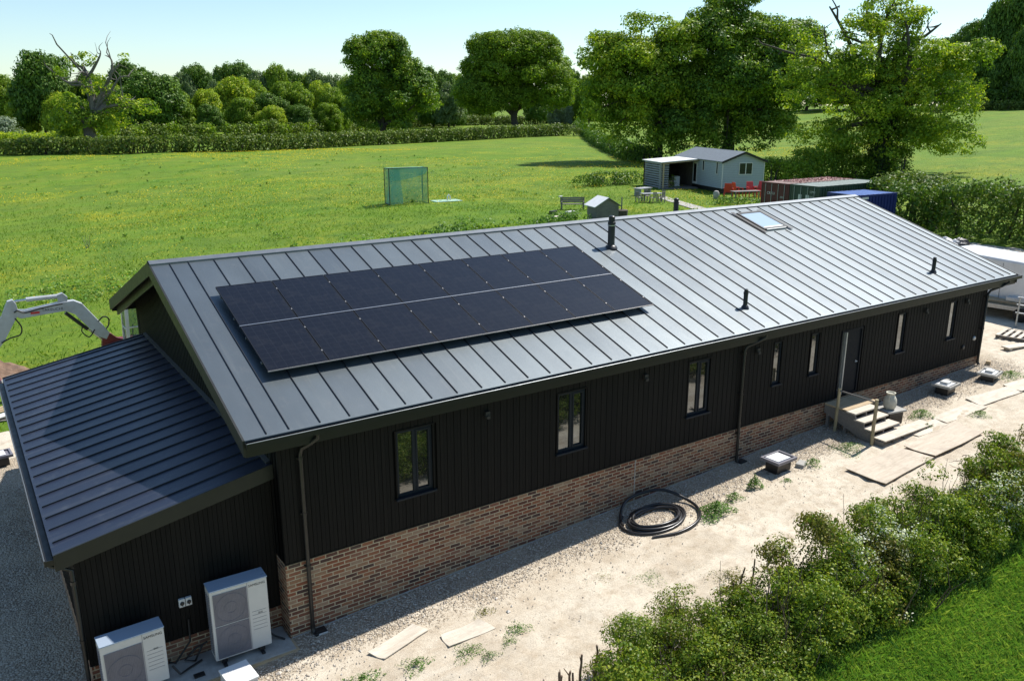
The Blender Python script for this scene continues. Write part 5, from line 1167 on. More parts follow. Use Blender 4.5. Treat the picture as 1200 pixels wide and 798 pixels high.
v = fb(X, Y, .055)*.6+fb(X+40, Y, .4)*.4; ok = (v > .535) & not_dirt(X, Y) & (Y > 20); X = X[ok]; Y = Y[ok]; n_ = len(X); dd_ = np.hypot(X-CAM[0], Y-CAM[1])
C = np.stack([X, Y, G(X, Y)+.20], -1); o = quads('buttercups', leafquads(C, unit(RNG.normal(size=(n_, 3))*.4+np.array([0,0,1])), .022+.0006*dd_*RNG.uniform(.6, 1.4, n_), .9), M['buttercup']); tag(o, 'yellow buttercups speckling the green field', 'buttercups', kind='stuff')
# coarse dark clumps (rushes, docks, nettles) across the field
n_ = 420; X = np.concatenate([RNG.uniform(-8, 60, n_), RNG.uniform(-4, 30, 260)]); Y = np.concatenate([RNG.uniform(30, 150, n_), RNG.normal(34, 1.6, 260)])
CC = []; NN = []; SS = []
for x, y in zip(X, Y):
    k = 26; a = RNG.uniform(0, 6.28, k); rr = RNG.uniform(.05, .75)*RNG.random(k)**.5
    CC.append(np.stack([x+rr*np.cos(a)*1.6, y+rr*np.sin(a), G(x, y)+RNG.uniform(.02, .22, k)], -1)); NN.append(unit(RNG.normal(size=(k, 3))*.6+np.array([0,0,.8]))); SS.append(RNG.uniform(.10, .22, k))
o = quads('coarse_tufts', leafquads(np.concatenate(CC), np.concatenate(NN), np.concatenate(SS), .5), M['grassblade']); tag(o, 'darker coarse tufts dotted about the meadow', 'grass', kind='stuff')
# nettles and docks just behind the building
def rough(px, py, r, h, label, mt='weed', leaf=.16):
    p = at(px, py); o = bush('nettle_patch', p, [(0,0,h*.45,r,r*.6,h*.55)], mt, leaf, label, 2.6, .35, None, 'nettle patches behind the metal roof', .3, 'weed', 4); return o
rough(520,281,1.3,1.0,'nettle patch showing above the ridge, just left of the darker nettle patch'); rough(545,276,1.0,.8,'dark nettle patch above the ridge below the golf net')
rough(575,272,1.4,.5,'low weeds above the ridge, right of the nettles','oak'); rough(480,284,1.5,.5,'low weeds above the ridge at the left end','oak'); rough(655,262,1.6,.7,'leafy weeds in front of the wooden bench'); rough(675,262,1.3,.8,'leafy weeds between the bench and the grey coop'); rough(640,266,1.2,.6,'leafy weeds left of those before the bench')
p = at(700,212); 
bush('greenery_bank', at(715,217), [(0,0,.5,3.0,1.3,.9),(-3.0,0,.4,2.0,1.1,.7),(2.8,.2,.5,2.0,1.2,.8)], 'oakdark', .2, 'long low bramble bank on the grass left of the cabin', 3, .6, None, None, .2, 'greenery', 6)  # three low lobes of dark leaves in a row
# sapling with dry stems in the field
p = at(103,291); mb = MB()
for a in (-.16,-.06,.05,.15): mb.tube(limb_pts((a*.5,0,0), (a*1.6,random.uniform(-.1,.1),random.uniform(.7,1.0)), 5, .04), np.linspace(.02,.006,5), 5)
o = mb.build('dry_stalks', M['deadbark']); o.location = p; tag(o, 'bunch of dry upright stalks alone in the field at the left', 'stalks')
print('part2 ok')
# ------------------------------------------------------------------ excavator
EY = 18.0
EX = empty('excavator', (1.3,EY,g1(1.3,EY)), 0, 'pale grey excavator with a red base and raised boom parked behind the lean-to', 'excavator')
def prof(mb, pts, w, y=EY): return mb.prism(pts, y-w/2, y+w/2)
mb = MB(); prof(mb, [(-.02,-.05),(-.30,.10),(-.88,.95),(-1.16,1.10),(-2.45,1.02),(-2.60,1.12),(-2.56,1.30),(-2.30,1.27),(-1.28,1.40),(-.86,1.42),(-.62,1.28),(-.05,.42),(.10,.15)], .26); BO = mb.build('boom', M['exgrey'], EX, world=True, fix=True, bevel=.012)
mb = MB(); mb.box((-2.16,EY-.136,1.125),(-1.90,EY-.131,1.195)); mb.build('stripe', M['red'], BO, world=True)
text('TAKEUCHI', .13, 'lettering', M['dark'], BO, TM[EX.name].inverted() @ Matrix.Translation((-1.52,EY-.134,1.165)) @ Matrix.Rotation(.03, 4, 'Y') @ FRONT)
mb = MB(); mb.tube([(-1.22,EY,1.60),(-2.22,EY,1.60)], .075, 12); RC = mb.build('hydraulic_cylinder', M['exgrey'], BO, world=True, smoothed=True)
mb = MB(); mb.tube([(-2.22,EY,1.60),(-2.68,EY,1.585)], .035, 10); mb.build('piston_rod', M['chrome'], RC, world=True, smoothed=True)
mb = MB(); prof(mb, [(-1.05,1.40),(-1.32,1.40),(-1.30,1.66),(-1.16,1.70),(-1.02,1.55)], .20); mb.build('bracket', M['exgrey'], BO, world=True, fix=True)
mb = MB(); mb.tube([(-1.15,EY-.02,1.02),(-.55,EY-.02,.36)], .06, 10); LC = mb.build('hydraulic_cylinder', M['black'], BO, world=True, smoothed=True)
mb = MB(); mb.tube([(-.55,EY-.02,.36),(-.16,EY-.02,-.06)], .035, 10); mb.build('piston_rod', M['chrome'], LC, world=True, smoothed=True)
mb = MB()
mb.tube(cr([(-1.2,EY-.14,1.36),(-1.8,EY-.15,1.30),(-2.3,EY-.15,1.20),(-2.5,EY-.15,1.30),(-2.62,EY-.15,1.25)]), .02, 6); mb.tube(cr([(-.25,EY-.1,.55),(-.05,EY-.14,.75),(.12,EY-.1,.66),(.10,EY-.05,.42),(-.02,EY,.25)]), .024, 6); mb.tube(cr([(-.65,EY-.13,.55),(-.75,EY-.15,.35),(-.55,EY-.15,.12),(-.35,EY-.13,.35)]), .02, 6)
mb.build('hoses', M['dark'], BO, world=True)
mb = MB(); prof(mb, [(-2.60,1.66),(-2.76,1.62),(-2.98,1.15),(-3.42,.62),(-3.62,-.02),(-3.40,-.12),(-3.02,.32),(-2.62,.98),(-2.48,1.20),(-2.52,1.50)], .22); SK = mb.build('stick', M['exgrey'], EX, world=True, fix=True, bevel=.01)
mb = MB(); mb.tube(cr([(-2.62,EY-.12,1.05),(-2.48,EY-.14,.75),(-2.55,EY-.14,.5),(-2.85,EY-.13,.42),(-3.1,EY-.13,.30)]), .022, 6); mb.build('hose', M['dark'], SK, world=True)
mb = MB(); mb.tube([(-3.0,EY+.0,1.38),(-3.55,EY,.55)], .05, 10); mb.build('bucket_cylinder', M['black'], SK, world=True, smoothed=True)
mb = MB(); prof(mb, [(-3.45,-.05),(-3.70,-.02),(-3.95,-.35),(-3.98,-.72),(-3.72,-.98),(-3.35,-1.05),(-3.28,-.98),(-3.60,-.80),(-3.72,-.55),(-3.62,-.32)], .60); mb.build('bucket', M['darkred'], EX, world=True, fix=True)
mb = MB(); prof(mb, [(-.20,-.30),(.35,-.62),(.55,-.6),(.55,-.15),(.30,-.05),(.14,.12),(-.04,.16),(-.14,.02)], .22); mb.box((.05,EY-.28,-.65),(.60,EY+.28,-.22)); mb.build('swing_bracket', M['darkred'], EX, world=True, fix=True, bevel=.01)
mb = MB(); mb.box((.45,EY-.85,-.80),(2.55,EY+.85,-.25)); mb.box((1.35,EY+.0,-.25),(2.60,EY+.85,.35)); mb.build('body', M['darkred'], EX, world=True, bevel=.06)
mb = MB(); mb.box((1.6,EY-.9,-.25),(2.65,EY-.02,.30)); mb.build('engine_cover', M['exgrey'], EX, world=True, bevel=.08)
# cab: posts, sills, roof and glass on its own
mb = MB(); x0, x1, y0, y1, z0, z1 = .50, 1.55, EY-.88, EY-.05, -.28, 1.28
for xx in (x0, x1-.09):
    for yy in (y0, y1-.08): mb.bar((xx+.045+(.0 if xx == x0 else 0), yy+.04, z0), (xx+.045+(.06 if xx == x0 else -.02), yy+.04, z1), .11)
mb.box((x0,y0,z0),(x1,y1,z0+.14)); mb.box((x0+.03,y0-.01,z1),(x1,y1+.01,z1+.09)); mb.bar((x0+.05,y0+.04,.42),(x1-.05,y0+.04,.42),.05); mb.bar((x0+.04,y0+.04,.35),(x0+.04,y1-.04,.35),.05)
CB = mb.build('cab', M['cabwhite'], EX, world=True, bevel=.012)
m, nt, b = newmat('cab_glass'); b.inputs['Base Color'].default_value = (.35,.42,.40,1); b.inputs['Transmission Weight'].default_value = .85; b.inputs['Roughness'].default_value = .04; b.inputs['IOR'].default_value = 1.1; M['cabglass'] = m
mb = MB(); mb.box((x0+.055,y0+.035,z0+.12),(x1-.08,y0+.045,z1-.002)); mb.box((x0+.04,y0+.09,z0+.12),(x0+.05,y1-.09,z1-.002)); mb.build('cab_glass', M['cabglass'], CB, world=True)
mb = MB(); mb.box((1.0,EY-.68,-.15),(1.42,EY-.25,.15)); mb.box((1.30,EY-.68,.15),(1.44,EY-.25,.75)); mb.tube([(.75,EY-.5,-.1),(.80,EY-.5,.45)], .02, 6); mb.build('seat', M['dark'], CB, world=True, bevel=.03)
for yy in (EY-.98, EY+.62):
    mb = MB(); pr = [(.2+.28*math.cos(a), -1.16+.28*math.sin(a)) for a in np.linspace(PI/2, 3*PI/2, 9)]+[(2.6+.28*math.cos(a), -1.16+.28*math.sin(a)) for a in np.linspace(-PI/2, PI/2, 9)]
    mb.prism(pr, yy, yy+.36); tr_ = mb.build('track', M['dark'], EX, world=True, fix=True)
    for xx in (.2, .85, 1.4, 1.95, 2.6):
        mb = MB(); mb.lathe([(.19 if xx in (.2, 2.6) else .11, 0), (.19 if xx in (.2, 2.6) else .11, .38)], 14, M=Matrix.Translation((xx, yy+.37, -1.16)) @ Matrix.Rotation(PI/2, 4, 'X')); mb.build('track_wheel', M['darkred'], tr_, world=True)
mb = MB(); mb.box((-.9,EY-.95,-1.55),(-.82,EY+.95,-1.15)); mb.bar((-.85,EY-.4,-1.3),(.3,EY-.4,-1.1),.1); mb.bar((-.85,EY+.4,-1.3),(.3,EY+.4,-1.1),.1); mb.build('dozer_blade', M['darkred'], EX, world=True)

# soil heap and bits at the left edge
def heap(name, loc, rx, ry, h, mat, label, cat, seed=0, n_=22):
    mb = MB(); V = []; F = []
    for i in range(n_):
        for j in range(n_):
            u, v = i/(n_-1)*2-1, j/(n_-1)*2-1; r = math.hypot(u, v); z = h*max(0, 1-r)**.8*(1+.5*(float(fb(np.array(u*2+seed), np.array(v*2), 2.2))-.5)*2)-.05
            V.append((u*rx, v*ry, z))
    for i in range(n_-1):
        for j in range(n_-1): F.append((i*n_+j, (i+1)*n_+j, (i+1)*n_+j+1, i*n_+j+1))
    mb.add(V, F); o = mb.build(name, mat, smoothed=False); o.location = loc; return tag(o, label, cat)
p = at(0,447); heap('soil_heap', (p.x-.8,p.y+.6,p.z), 2.0, 1.3, .9, M['soil'], 'brown heap of soil at the left edge behind the lean-to', 'soil heap', 3)
p = at(12,447); heap('rubble_heap', (p.x+.3,p.y,p.z), 1.1, .8, .30, M['stone'] if False else M['concrete'], 'pale rubble beside the brown soil heap', 'rubble', 7)
for (px, py, a, lab) in ((8,480,.4,'brown boards lying on the sand at the left edge'), (3,492,-.2,'second pile of boards at the left edge below the first')):
    p = at(px, py); mb = MB()
    for k in range(4): mb.box((-.5,-.22+.12*k,.02+.03*(k % 2)),(.5,-.12+.12*k,.05+.03*(k % 2)), M=Matrix.Rotation(.1*k-.1, 4, 'Z'))
    o = mb.build('board_pile', M['timber'] if a > 0 else M['oldwood']); moved(o, p, a); tag(o, lab, 'boards')
p = at(2,492); mb = MB(); mb.box((-.2,-.15,.1),(.2,.15,.16)); o = mb.build('white_packet', M['white'], bevel=.02); moved(o, p, .5); tag(o, 'small white packet on the boards at the left edge', 'packet')
p = at(3,545); chamber(p.x-.1, p.y, R(5), .34, 'dark drain chamber with a white plate at the left edge beyond the lean-to')

# ------------------------------------------------------------------ shipping containers
def container(loc, rz, Lc, body, topm, label, doors=True, Wc=2.42, Hc=2.59, marks=()):
    e = empty('shipping_container', loc, rz, label, 'container', 'shipping containers behind the building')
    mb = MB()
    def corr(ax0, ax1, fixed, outn, along):   # corrugated wall
        n_ = int((ax1-ax0)/.14); 
        for k in range(n_):
            a = ax0+(ax1-ax0)*k/n_; b_ = ax0+(ax1-ax0)*(k+1)/n_; q = .035 if k % 2 else 0
            if along == 'x': mb.box((a, fixed+(q if outn < 0 else -q-.03), .14), (b_, fixed+(q+.03 if outn < 0 else -q), Hc-.12))
            else: mb.box((fixed+(q if outn < 0 else -q-.03), a, .14), (fixed+(q+.03 if outn < 0 else -q), b_, Hc-.12))
    corr(.1, Lc-.1, .01, -1, 'x'); corr(.1, Lc-.1, Wc-.01, 1, 'x'); corr(.1, Wc-.1, Lc-.01, 1, 'y')
    if not doors: corr(.1, Wc-.1, .01, -1, 'y')
    mb.build('side_panels', M[body], e)
    mb = MB()
    for x in (0, Lc-.1):
        for y in (0, Wc-.1): mb.box((x,y,0),(x+.1,y+.1,Hc))
    for y in (0, Wc-.08): mb.box((.1,y,.0),(Lc-.1,y+.08,.14)); mb.box((.1,y,Hc-.12),(Lc-.1,y+.08,Hc-.005))
    for x in (0, Lc-.08): mb.box((x,.1,.0),(x+.08,Wc-.1,.14)); mb.box((x,.1,Hc-.12),(x+.08,Wc-.1,Hc-.005))
    mb.build('frame', M[body], e)
    mb = MB(); n_ = int(Lc/.25)
    for k in range(n_): a = .09+(Lc-.18)*k/n_; mb.box((a,.085,Hc-.06),(a+(Lc-.18)/n_,Wc-.085,Hc-.012-(.014 if k % 2 else 0)))
    mb.build('container_roof', M[topm], e)
    if doors:
        for s_ in (0, 1):
            ya = .11+s_*(Wc/2-.105); yb = ya+Wc/2-.115; mb = MB(); mb.box((.02,ya,.15),(.07,yb,Hc-.13))
            for k in range(5): mb.box((.008,ya+.06,.25+k*.46),(.02,yb-.06,.55+k*.46))
            dr_ = mb.build('container_door', M[body], e)
            for y in (ya+.28, yb-.28):
                mb = MB(); mb.tube([(-.02,y,.1),(-.02,y,Hc-.1)], .02, 6); mb.box((-.05,y-.02,1.0),(-.03,y+.22,1.04)); mb.build('lock_rod', M['zincgalv'], dr_)
    return e
ez = -.13
c1 = container((44.95,25.05,ez), 0, 7.6, 'cred', 'ctopr', 'red shipping container with a rusty roof, left of the green one')
c2 = container((44.95,22.58,ez), 0, 7.6, 'cgreen', 'ctopg', 'dark green shipping container beside the red one')
c3 = container((42.1,17.65,ez), R(-4), 3.55, 'cblue', 'ctopb', 'blue shipping container showing past the roof ridge', doors=False)
for (e, y, z, s_, t) in ((c1,1.55,1.75,.26,'CRXU'),(c1,.55,1.55,.18,'22G1'),(c2,.55,2.1,.20,'CPIU'),(c2,.62,1.75,.22,'22G1'),(c2,.55,1.5,.16,'MAX')):
    text(t, s_, 'lettering', M['white'], e, Matrix.Translation((-.052 if False else .003, Wc_ if False else y, z)) @ Matrix.Rotation(-PI/2, 4, 'Z') @ FRONT)
for y in (1.55, .95+.0, ):
    mb = MB(); mb.box((.0,y-.13,1.5),(.006,y+.13,1.95)); mb.build('placard', M['white'], c2)
mb = MB(); mb.box((.25,-.003,2.32),(.85,.006,2.45)); mb.build('placard', M['white'], c3)
# branches / moss on the red roof
n_ = 900; X = RNG.uniform(46, 52, n_); Y = 26.2+RNG.normal(size=n_)*.55; C = np.stack([X, Y, np.full(n_, ez+2.6)+RNG.random(n_)*.05], -1)
o = quads('fallen_leaves', leafquads(C, unit(RNG.normal(size=(n_, 3))*.3+np.array([0,0,1])), np.full(n_, .1)), M['darkred']); tag(o, 'reddish leaf litter lying on the roof of the red container', 'leaf litter', kind='stuff')
# red plastic chairs round a grey table in front of the cabin
def red_chair(loc, rz, label):
    e = empty('red_chair', loc, rz, label, 'chair', 'red chairs by the cabin')
    mb = MB(); mb.box((-.26,-.25,.42),(.26,.24,.47)); mb.build('seat', M['red'], e, bevel=.015)
    mb = MB(); mb.hexa([(-.26,.20,.47),(.26,.20,.47),(.26,.25,.47),(-.26,.25,.47)],[(-.23,.32,1.02),(.23,.32,1.02),(.23,.36,1.02),(-.23,.36,1.02)]); mb.build('backrest', M['red'], e, fix=True, bevel=.012)
    for s_ in (-1, 1):
        mb = MB(); mb.bar((s_*.28,-.24,.66),(s_*.28,.27,.68),.06,.035); mb.bar((s_*.28,-.22,.42),(s_*.28,-.22,.66),.05); mb.build('armrest', M['red'], e)
    for x, y in ((-.25,-.23),(.25,-.23),(-.25,.22),(.25,.22)): mb = MB(); mb.bar((x*1.1,y*1.15,0),(x,y,.43),.06); mb.build('leg', M['red'], e)
    return e
bo = None
for (px, py, a, lab) in ((853,230,2.2,'leftmost of the four red plastic chairs by the cabin'),(864,229,1.2,'second red plastic chair from the left by the cabin'),(880,228.5,-.4,'third red plastic chair from the left by the cabin'),(889,228,-1.4,'red plastic chair nearest the red container')):
    p = at(px, py+3)
    if bo is None: bo = red_chair(p, a, lab); t = bo
    else: t = copy_tree(bo); t.location = p; t.rotation_euler = (0, 0, a); t['label'] = lab
    t.scale = (1.35, 1.35, 1.35)
p = at(873,234.5); e = empty('grey_table', p, R(-18), 'long grey table between the red plastic chairs', 'table'); mb = MB(); mb.box((-1.3,-.42,.74),(1.3,.42,.79)); mb.build('tabletop', M['oldwood'], e)
for x, y in ((-1.15,-.32),(1.15,-.32),(-1.15,.32),(1.15,.32)): mb = MB(); mb.bar((x,y,0),(x,y,.74),.07); mb.build('leg', M['oldwood'], e)

# ------------------------------------------------------------------ cabin with its porch
cp = at(845,227); az = YAW+math.atan2(4200-600, FPX); ca, sa = math.sin(az), math.cos(az)   # gable direction
rz = math.atan2(sa, ca)
KB = empty('cabin', cp, rz, 'pale blue grey static cabin with a dark felt roof and a porch on its left', 'cabin')
# local: x along gable, y along length (away), z up
W_, Ln, He, Hr = 4.35, 9.6, 2.95, 3.75
mb = MB(); z0 = .45
mb.add([(0,0,z0),(W_,0,z0),(W_,0,He),(W_/2,0,Hr),(0,0,He),(0,Ln,z0),(W_,Ln,z0),(W_,Ln,He),(W_/2,Ln,Hr),(0,Ln,He)], [(0,1,2,3,4),(9,8,7,6,5),(0,5,6,1),(1,6,7,2),(2,7,8,3),(3,8,9,4),(4,9,5,0)])
KW = mb.build('wall', M['caravan'], KB, fix=True)
mb = MB(); z = z0+.16
while z < Hr-.2:
    if z < He: mb.box((-.008,-.008,z),(W_+.008,-.0005,z+.012)); mb.box((-.008,0,z),(-.0005,Ln,z+.012))
    else:
        f = (z-He)/(Hr-He)*W_/2; mb.box((f,-.008,z),(W_-f,-.0005,z+.012))
    z += .16
mb.build('board_joint', M['grille'], KW)
mb = MB(); o_ = .22
sl_ = (Hr-He)/(W_/2)
mb.hexa([(-o_,-o_,He-o_*sl_+.01),(W_/2,-o_,Hr+.01),(W_/2,Ln+o_,Hr+.01),(-o_,Ln+o_,He-o_*sl_+.01)],[(-o_,-o_,He-o_*sl_+.08),(W_/2,-o_,Hr+.08),(W_/2,Ln+o_,Hr+.08),(-o_,Ln+o_,He-o_*sl_+.08)])
mb.hexa([(W_/2,-o_,Hr+.01),(W_+o_,-o_,He-o_*sl_+.01),(W_+o_,Ln+o_,He-o_*sl_+.01),(W_/2,Ln+o_,Hr+.01)],[(W_/2,-o_,Hr+.08),(W_+o_,-o_,He-o_*sl_+.08),(W_+o_,Ln+o_,He-o_*sl_+.08),(W_/2,Ln+o_,Hr+.08)])
mb.build('roof', M['felt'], KB, fix=True)
mb = MB(); y = -o_-.03
mb.hexa([(-o_,y,He-o_*sl_-.12),(W_/2,y,Hr-.12),(W_/2,y+.028,Hr-.12),(-o_,y+.028,He-o_*sl_-.12)],[(-o_,y,He-o_*sl_+.09),(W_/2,y,Hr+.09),(W_/2,y+.028,Hr+.09),(-o_,y+.028,He-o_*sl_+.09)])
mb.hexa([(W_/2,y,Hr-.12),(W_+o_,y,He-o_*sl_-.12),(W_+o_,y+.028,He-o_*sl_-.12),(W_/2,y+.028,Hr-.12)],[(W_/2,y,Hr+.09),(W_+o_,y,He-o_*sl_+.09),(W_+o_,y+.028,He-o_*sl_+.09),(W_/2,y+.028,Hr+.09)])
mb.build('barge_board', M['trim'], KB, fix=True)
mb = MB()
for x, y in ((-.03,-.03),(W_-.04,-.03),(-.03,Ln-.04)): mb.box((x,y,z0),(x+.07,y+.07,He-.03))
mb.build('corner_post', M['white'], KB)
mb = MB(); mb.box((.15,.15,0),(W_-.15,Ln-.15,z0)); mb.build('base', M['dark'], KB)
def cabwin(a0, a1, z0_, z1_, side, n_=1):
    mb = MB(); t = .06
    def bx(p0, p1, q0, q1, d0, d1):
        if side == 'g': mb.box((p0,-d1,q0),(p1,-d0,q1))
        else: mb.box((-d1,p0,q0),(-d0,p1,q1))
    bx(a0-t, a0, z0_-t, z1_+t, .0085, .04); bx(a1, a1+t, z0_-t, z1_+t, .0085, .04); bx(a0, a1, z0_-t, z0_, .0085, .04); bx(a0, a1, z1_, z1_+t, .0085, .04)
    if n_ == 2: m_ = (a0+a1)/2; bx(m_-.04, m_+.04, z0_, z1_, .0085, .04)
    fr = mb.build('window', M['white'], KB)
    mb = MB(); bx(a0, a1, z0_, z1_, .009, .018); mb.build('pane', M['cabinglass'], fr)
cabwin(1.75, 3.05, 1.75, 2.75, 'g', 2); cabwin(.9, 1.15, 1.75, 2.8, 's'); cabwin(3.6, 3.9, 1.9, 2.8, 's')
mb = MB(); mb.box((-.05,5.0,z0+.05),(-.0085,5.75,2.55)); DRk = mb.build('door', M['white'], KB); mb = MB(); mb.box((-.06,5.1,.7),(-.051,5.65,2.45)); mb.build('pane', M['glass'], DRk)
# porch canopy: thing attached to the cabin
mb = MB(); pz = 2.85
mb.hexa([(-4.1,4.6,pz-.25),(-.02,4.6,pz+.02),(-.02,9.2,pz+.02),(-4.1,9.2,pz-.25)],[(-4.1,4.6,pz-.18),(-.02,4.6,pz+.09),(-.02,9.2,pz+.09),(-4.1,9.2,pz-.18)])
PR = mb.build('porch_roof', M['canopy'], KB, fix=True)
for y in (4.75, 6.9, 9.0):
    for x in (-3.75,):
        mb = MB(); mb.box((x-.06,y-.06,0),(x+.06,y+.06,pz-.26)); mb.bar((x,y,pz-.95),(x,y+.6 if y < 9 else y-.6,pz-.30),.08); 
        if 5 < y < 9: mb.bar((x,y,pz-.95),(x,y-.6,pz-.30),.08)
        mb.build('porch_post', M['timber'], PR)
mb = MB(); mb.bar((-3.75,4.7,pz-.32),(-3.75,9.1,pz-.32),.12); mb.bar((-3.75,4.75,pz-.32),(-.05,4.75,pz-.06),.10); mb.build('porch_beam', M['timber'], PR)
mb = MB()
for k in range(35): mb.box((-3.9+.11*k,9.12,.17),(-2.8+.11*k,9.16,pz-.3+.009*k))
for k in range(28): mb.box((-.05,5.95+.11*k,.17),(-.012,6.05+.11*k,2.8))
mb.build('porch_wall', M['bark'], KB)
# log store wall at the far end of the porch
ls = empty('log_store', TM[KB.name] @ Vector((-3.95,5.0,0)), rz, 'stacked grey log wall at the open end of the porch', 'log store')
mb = MB()
for k in range(11):
    z = .12+.225*k; mb.tube([(-.1,0,z),(.85,.0,z)], .085, 8); mb.tube([(0,-.08,z+.1),(0,3.6,z+.1)], .085, 8)
mb.build('logs', M['logs'], ls, smoothed=True)
mb = MB(); mb.box((.10,.10,0),(.16,3.5,2.3)); mb.box((.16,.10,0),(.8,.14,2.3)); mb.build('frame', M['bark'], ls)
def on_cabin(x, y, z=0): return TM[KB.name] @ Vector((x, y, z))
wm = empty('white_appliance', on_cabin(-1.6,6.4), rz, 'white waist high appliance standing under the porch', 'appliance')
mb = MB(); mb.box((-.3,-.3,.03),(.3,.3,1.15)); mb.build('casing', M['white'], wm, bevel=.02); mb = MB(); mb.lathe([(.18,0),(.18,.02),(.14,.03)], 16, M=Matrix.Translation((-.301,0,.6)) @ Matrix.Rotation(-PI/2, 4, 'Y')); mb.build('hatch', M['grille'], wm)
bx_ = empty('wooden_locker', on_cabin(-2.5,6.0), rz, 'small pale wooden locker beside the white appliance', 'locker'); mb = MB(); mb.box((-.25,-.25,0),(.25,.25,.8)); mb.build('locker_body', M['timber'], bx_, bevel=.01); mb = MB(); mb.box((-.28,-.28,.80),(.28,.28,.83)); mb.build('lid', M['oldwood'], bx_)
ps = on_cabin(-2.4,5.6); bush('potted_shrub', ps, [(0,0,.9,.35,.35,.6)], 'oak', .12, 'small green shrub by the porch post', 3, .25, None, None, .3, 'shrub', 4)
dk = on_cabin(0,0); mb = MB(); mb.box((-3.9,4.6,.02),(-.02,9.2,.16)); o = mb.build('porch_deck', M['oldwood'], KB)
# low white propane tank / boulder by the corner, weeds
p = at(839,233); mb = MB(); mb.lathe([(.2,0),(.26,.1),(.27,.5),(.2,.65),(.08,.7)], 14); o = mb.build('pale_tub', M['concrete'], smoothed=True); o.location = p; tag(o, 'pale tub standing at the front corner of the cabin', 'tub')
for i, (px, py, lab) in enumerate(((848,240,'fresh green weeds at the front corner of the cabin'),(862,240,'fresh green weeds right of the cabin corner'),(880,242,'green weeds before the red chairs'))): p = at(px, py); bush('weed_bank', p, [(0,0,.3,1.1,.6,.35)], 'weed', .16, lab, 2.6, .35, None, 'weed banks in front of the cabin', .3, 'weed', 3)
# path strip
a, b_ = at(776,230), at(832,246); a2, b2 = at(772,233), at(822,249)
mb = MB(); nn = 10
for i in range(nn):
    t0, t1 = i/nn, (i+1)/nn
    q = [a.lerp(b_, t0), a.lerp(b_, t1), a2.lerp(b2, t1), a2.lerp(b2, t0)]
    mb.add([(v.x, v.y, g1(v.x, v.y)+.05) for v in q], [(0,3,2,1)])
o = mb.build('garden_path', M['concrete']); tag(o, kind='structure')
# picnic table and chairs
def table(loc, rz, label):
    e = empty('garden_table', loc, rz, label, 'table'); mb = MB()
    for k in range(5): mb.box((-.9,-.42+.17*k,.72),(.9,-.27+.17*k,.75))
    mb.build('tabletop', M['logs'], e)
    for x, y in ((-.75,-.3),(.75,-.3),(-.75,.3),(.75,.3)): mb = MB(); mb.bar((x,y,0),(x*.95,y*.9,.72),.06); mb.build('leg', M['oldwood'], e)
    return e
def chair(loc, rz, label, proto=[None]):
    if proto[0] is None:
        e = empty('garden_chair', loc, rz, label, 'chair', 'chairs round the garden table'); mb = MB(); mb.box((-.22,-.22,.43),(.22,.22,.46)); mb.build('seat', M['oldwood'], e); mb = MB()
        for k in range(4): mb.box((-.2+.115*k,.20,.46),(-.14+.115*k,.225,.9))
        mb.box((-.22,.19,.86),(.22,.235,.92)); mb.build('backrest', M['oldwood'], e)
        for x, y in ((-.2,-.2),(.2,-.2),(-.2,.2),(.2,.2)): mb = MB(); mb.bar((x,y,0),(x,y,.44),.045); mb.build('leg', M['oldwood'], e)
        proto[0] = e; return e
    c = copy_tree(proto[0]); c.location = loc; c.rotation_euler = (0, 0, rz); c['label'] = label; return c
p = at(763,237); table(p, rz, 'grey slatted garden table on the lawn in front of the porch')
for k, (dx, dy, a, lab) in enumerate(((-.5,-.75,PI,'garden chair on the near side of the table, left'), (.4,-.8,PI+.2,'garden chair on the near side of the table, right'), (-1.3,.1,PI/2,'garden chair at the left end of the table'), (1.3,.1,-PI/2,'garden chair at the right end of the table'), (.3,.8,0,'garden chair on the far side of the table'))): q = p+Vector((dx, dy, 0)); chair((q.x, q.y, g1(q.x, q.y)), a, lab)
p = at(753,229); mb = MB(); mb.box((-.9,-.45,.62),(.9,.45,.68)); mb.box((-.8,-.35,0),(-.7,.35,.62)); mb.box((.7,-.35,0),(.8,.35,.62)); o = mb.build('low_table', M['logs']); moved(o, p, .2); tag(o, 'second grey table half in the shade left of the porch', 'table')
# bench
p = at(671,246); e = empty('wooden_bench', p, -YAW+.05, 'dark slatted wooden bench on the lawn above the ridge', 'bench')
mb = MB(); mb.box((-.95,-.2,.42),(.95,.25,.47)); mb.build('seat', M['oldwood'], e); mb = MB()
for k in range(3): mb.box((-.95,.24+.01*k,.55+.14*k),(.95,.27+.01*k,.67+.14*k))
mb.build('backrest', M['oldwood'], e)
for x in (-.85, .85): mb = MB(); mb.box((x-.04,-.18,0),(x+.04,-.1,.6)); mb.box((x-.04,.2,0),(x+.04,.3,.95)); mb.box((x-.045,-.2,.6),(x+.045,.3,.64)); mb.build('bench_side', M['oldwood'], e)
for (px, py, w, mt, lab) in ((668,249,.45,'white','white board lying before the bench'), (652,255,.5,'ply','pale board lying on the grass left of the bench'), (648,251,.35,'dark','small dark crate on the grass left of the bench'), (657,231,.25,'white','small pale stone far out on the lawn')):
    p = at(px, py); mb = MB(); mb.box((-w,-w*.35,.0),(w,w*.35,.10 if mt != 'dark' else .25)); o = mb.build('board' if mt != 'dark' else 'crate', M[mt], bevel=.02); moved(o, p, .3); tag(o, lab, 'board' if mt != 'dark' else 'crate')
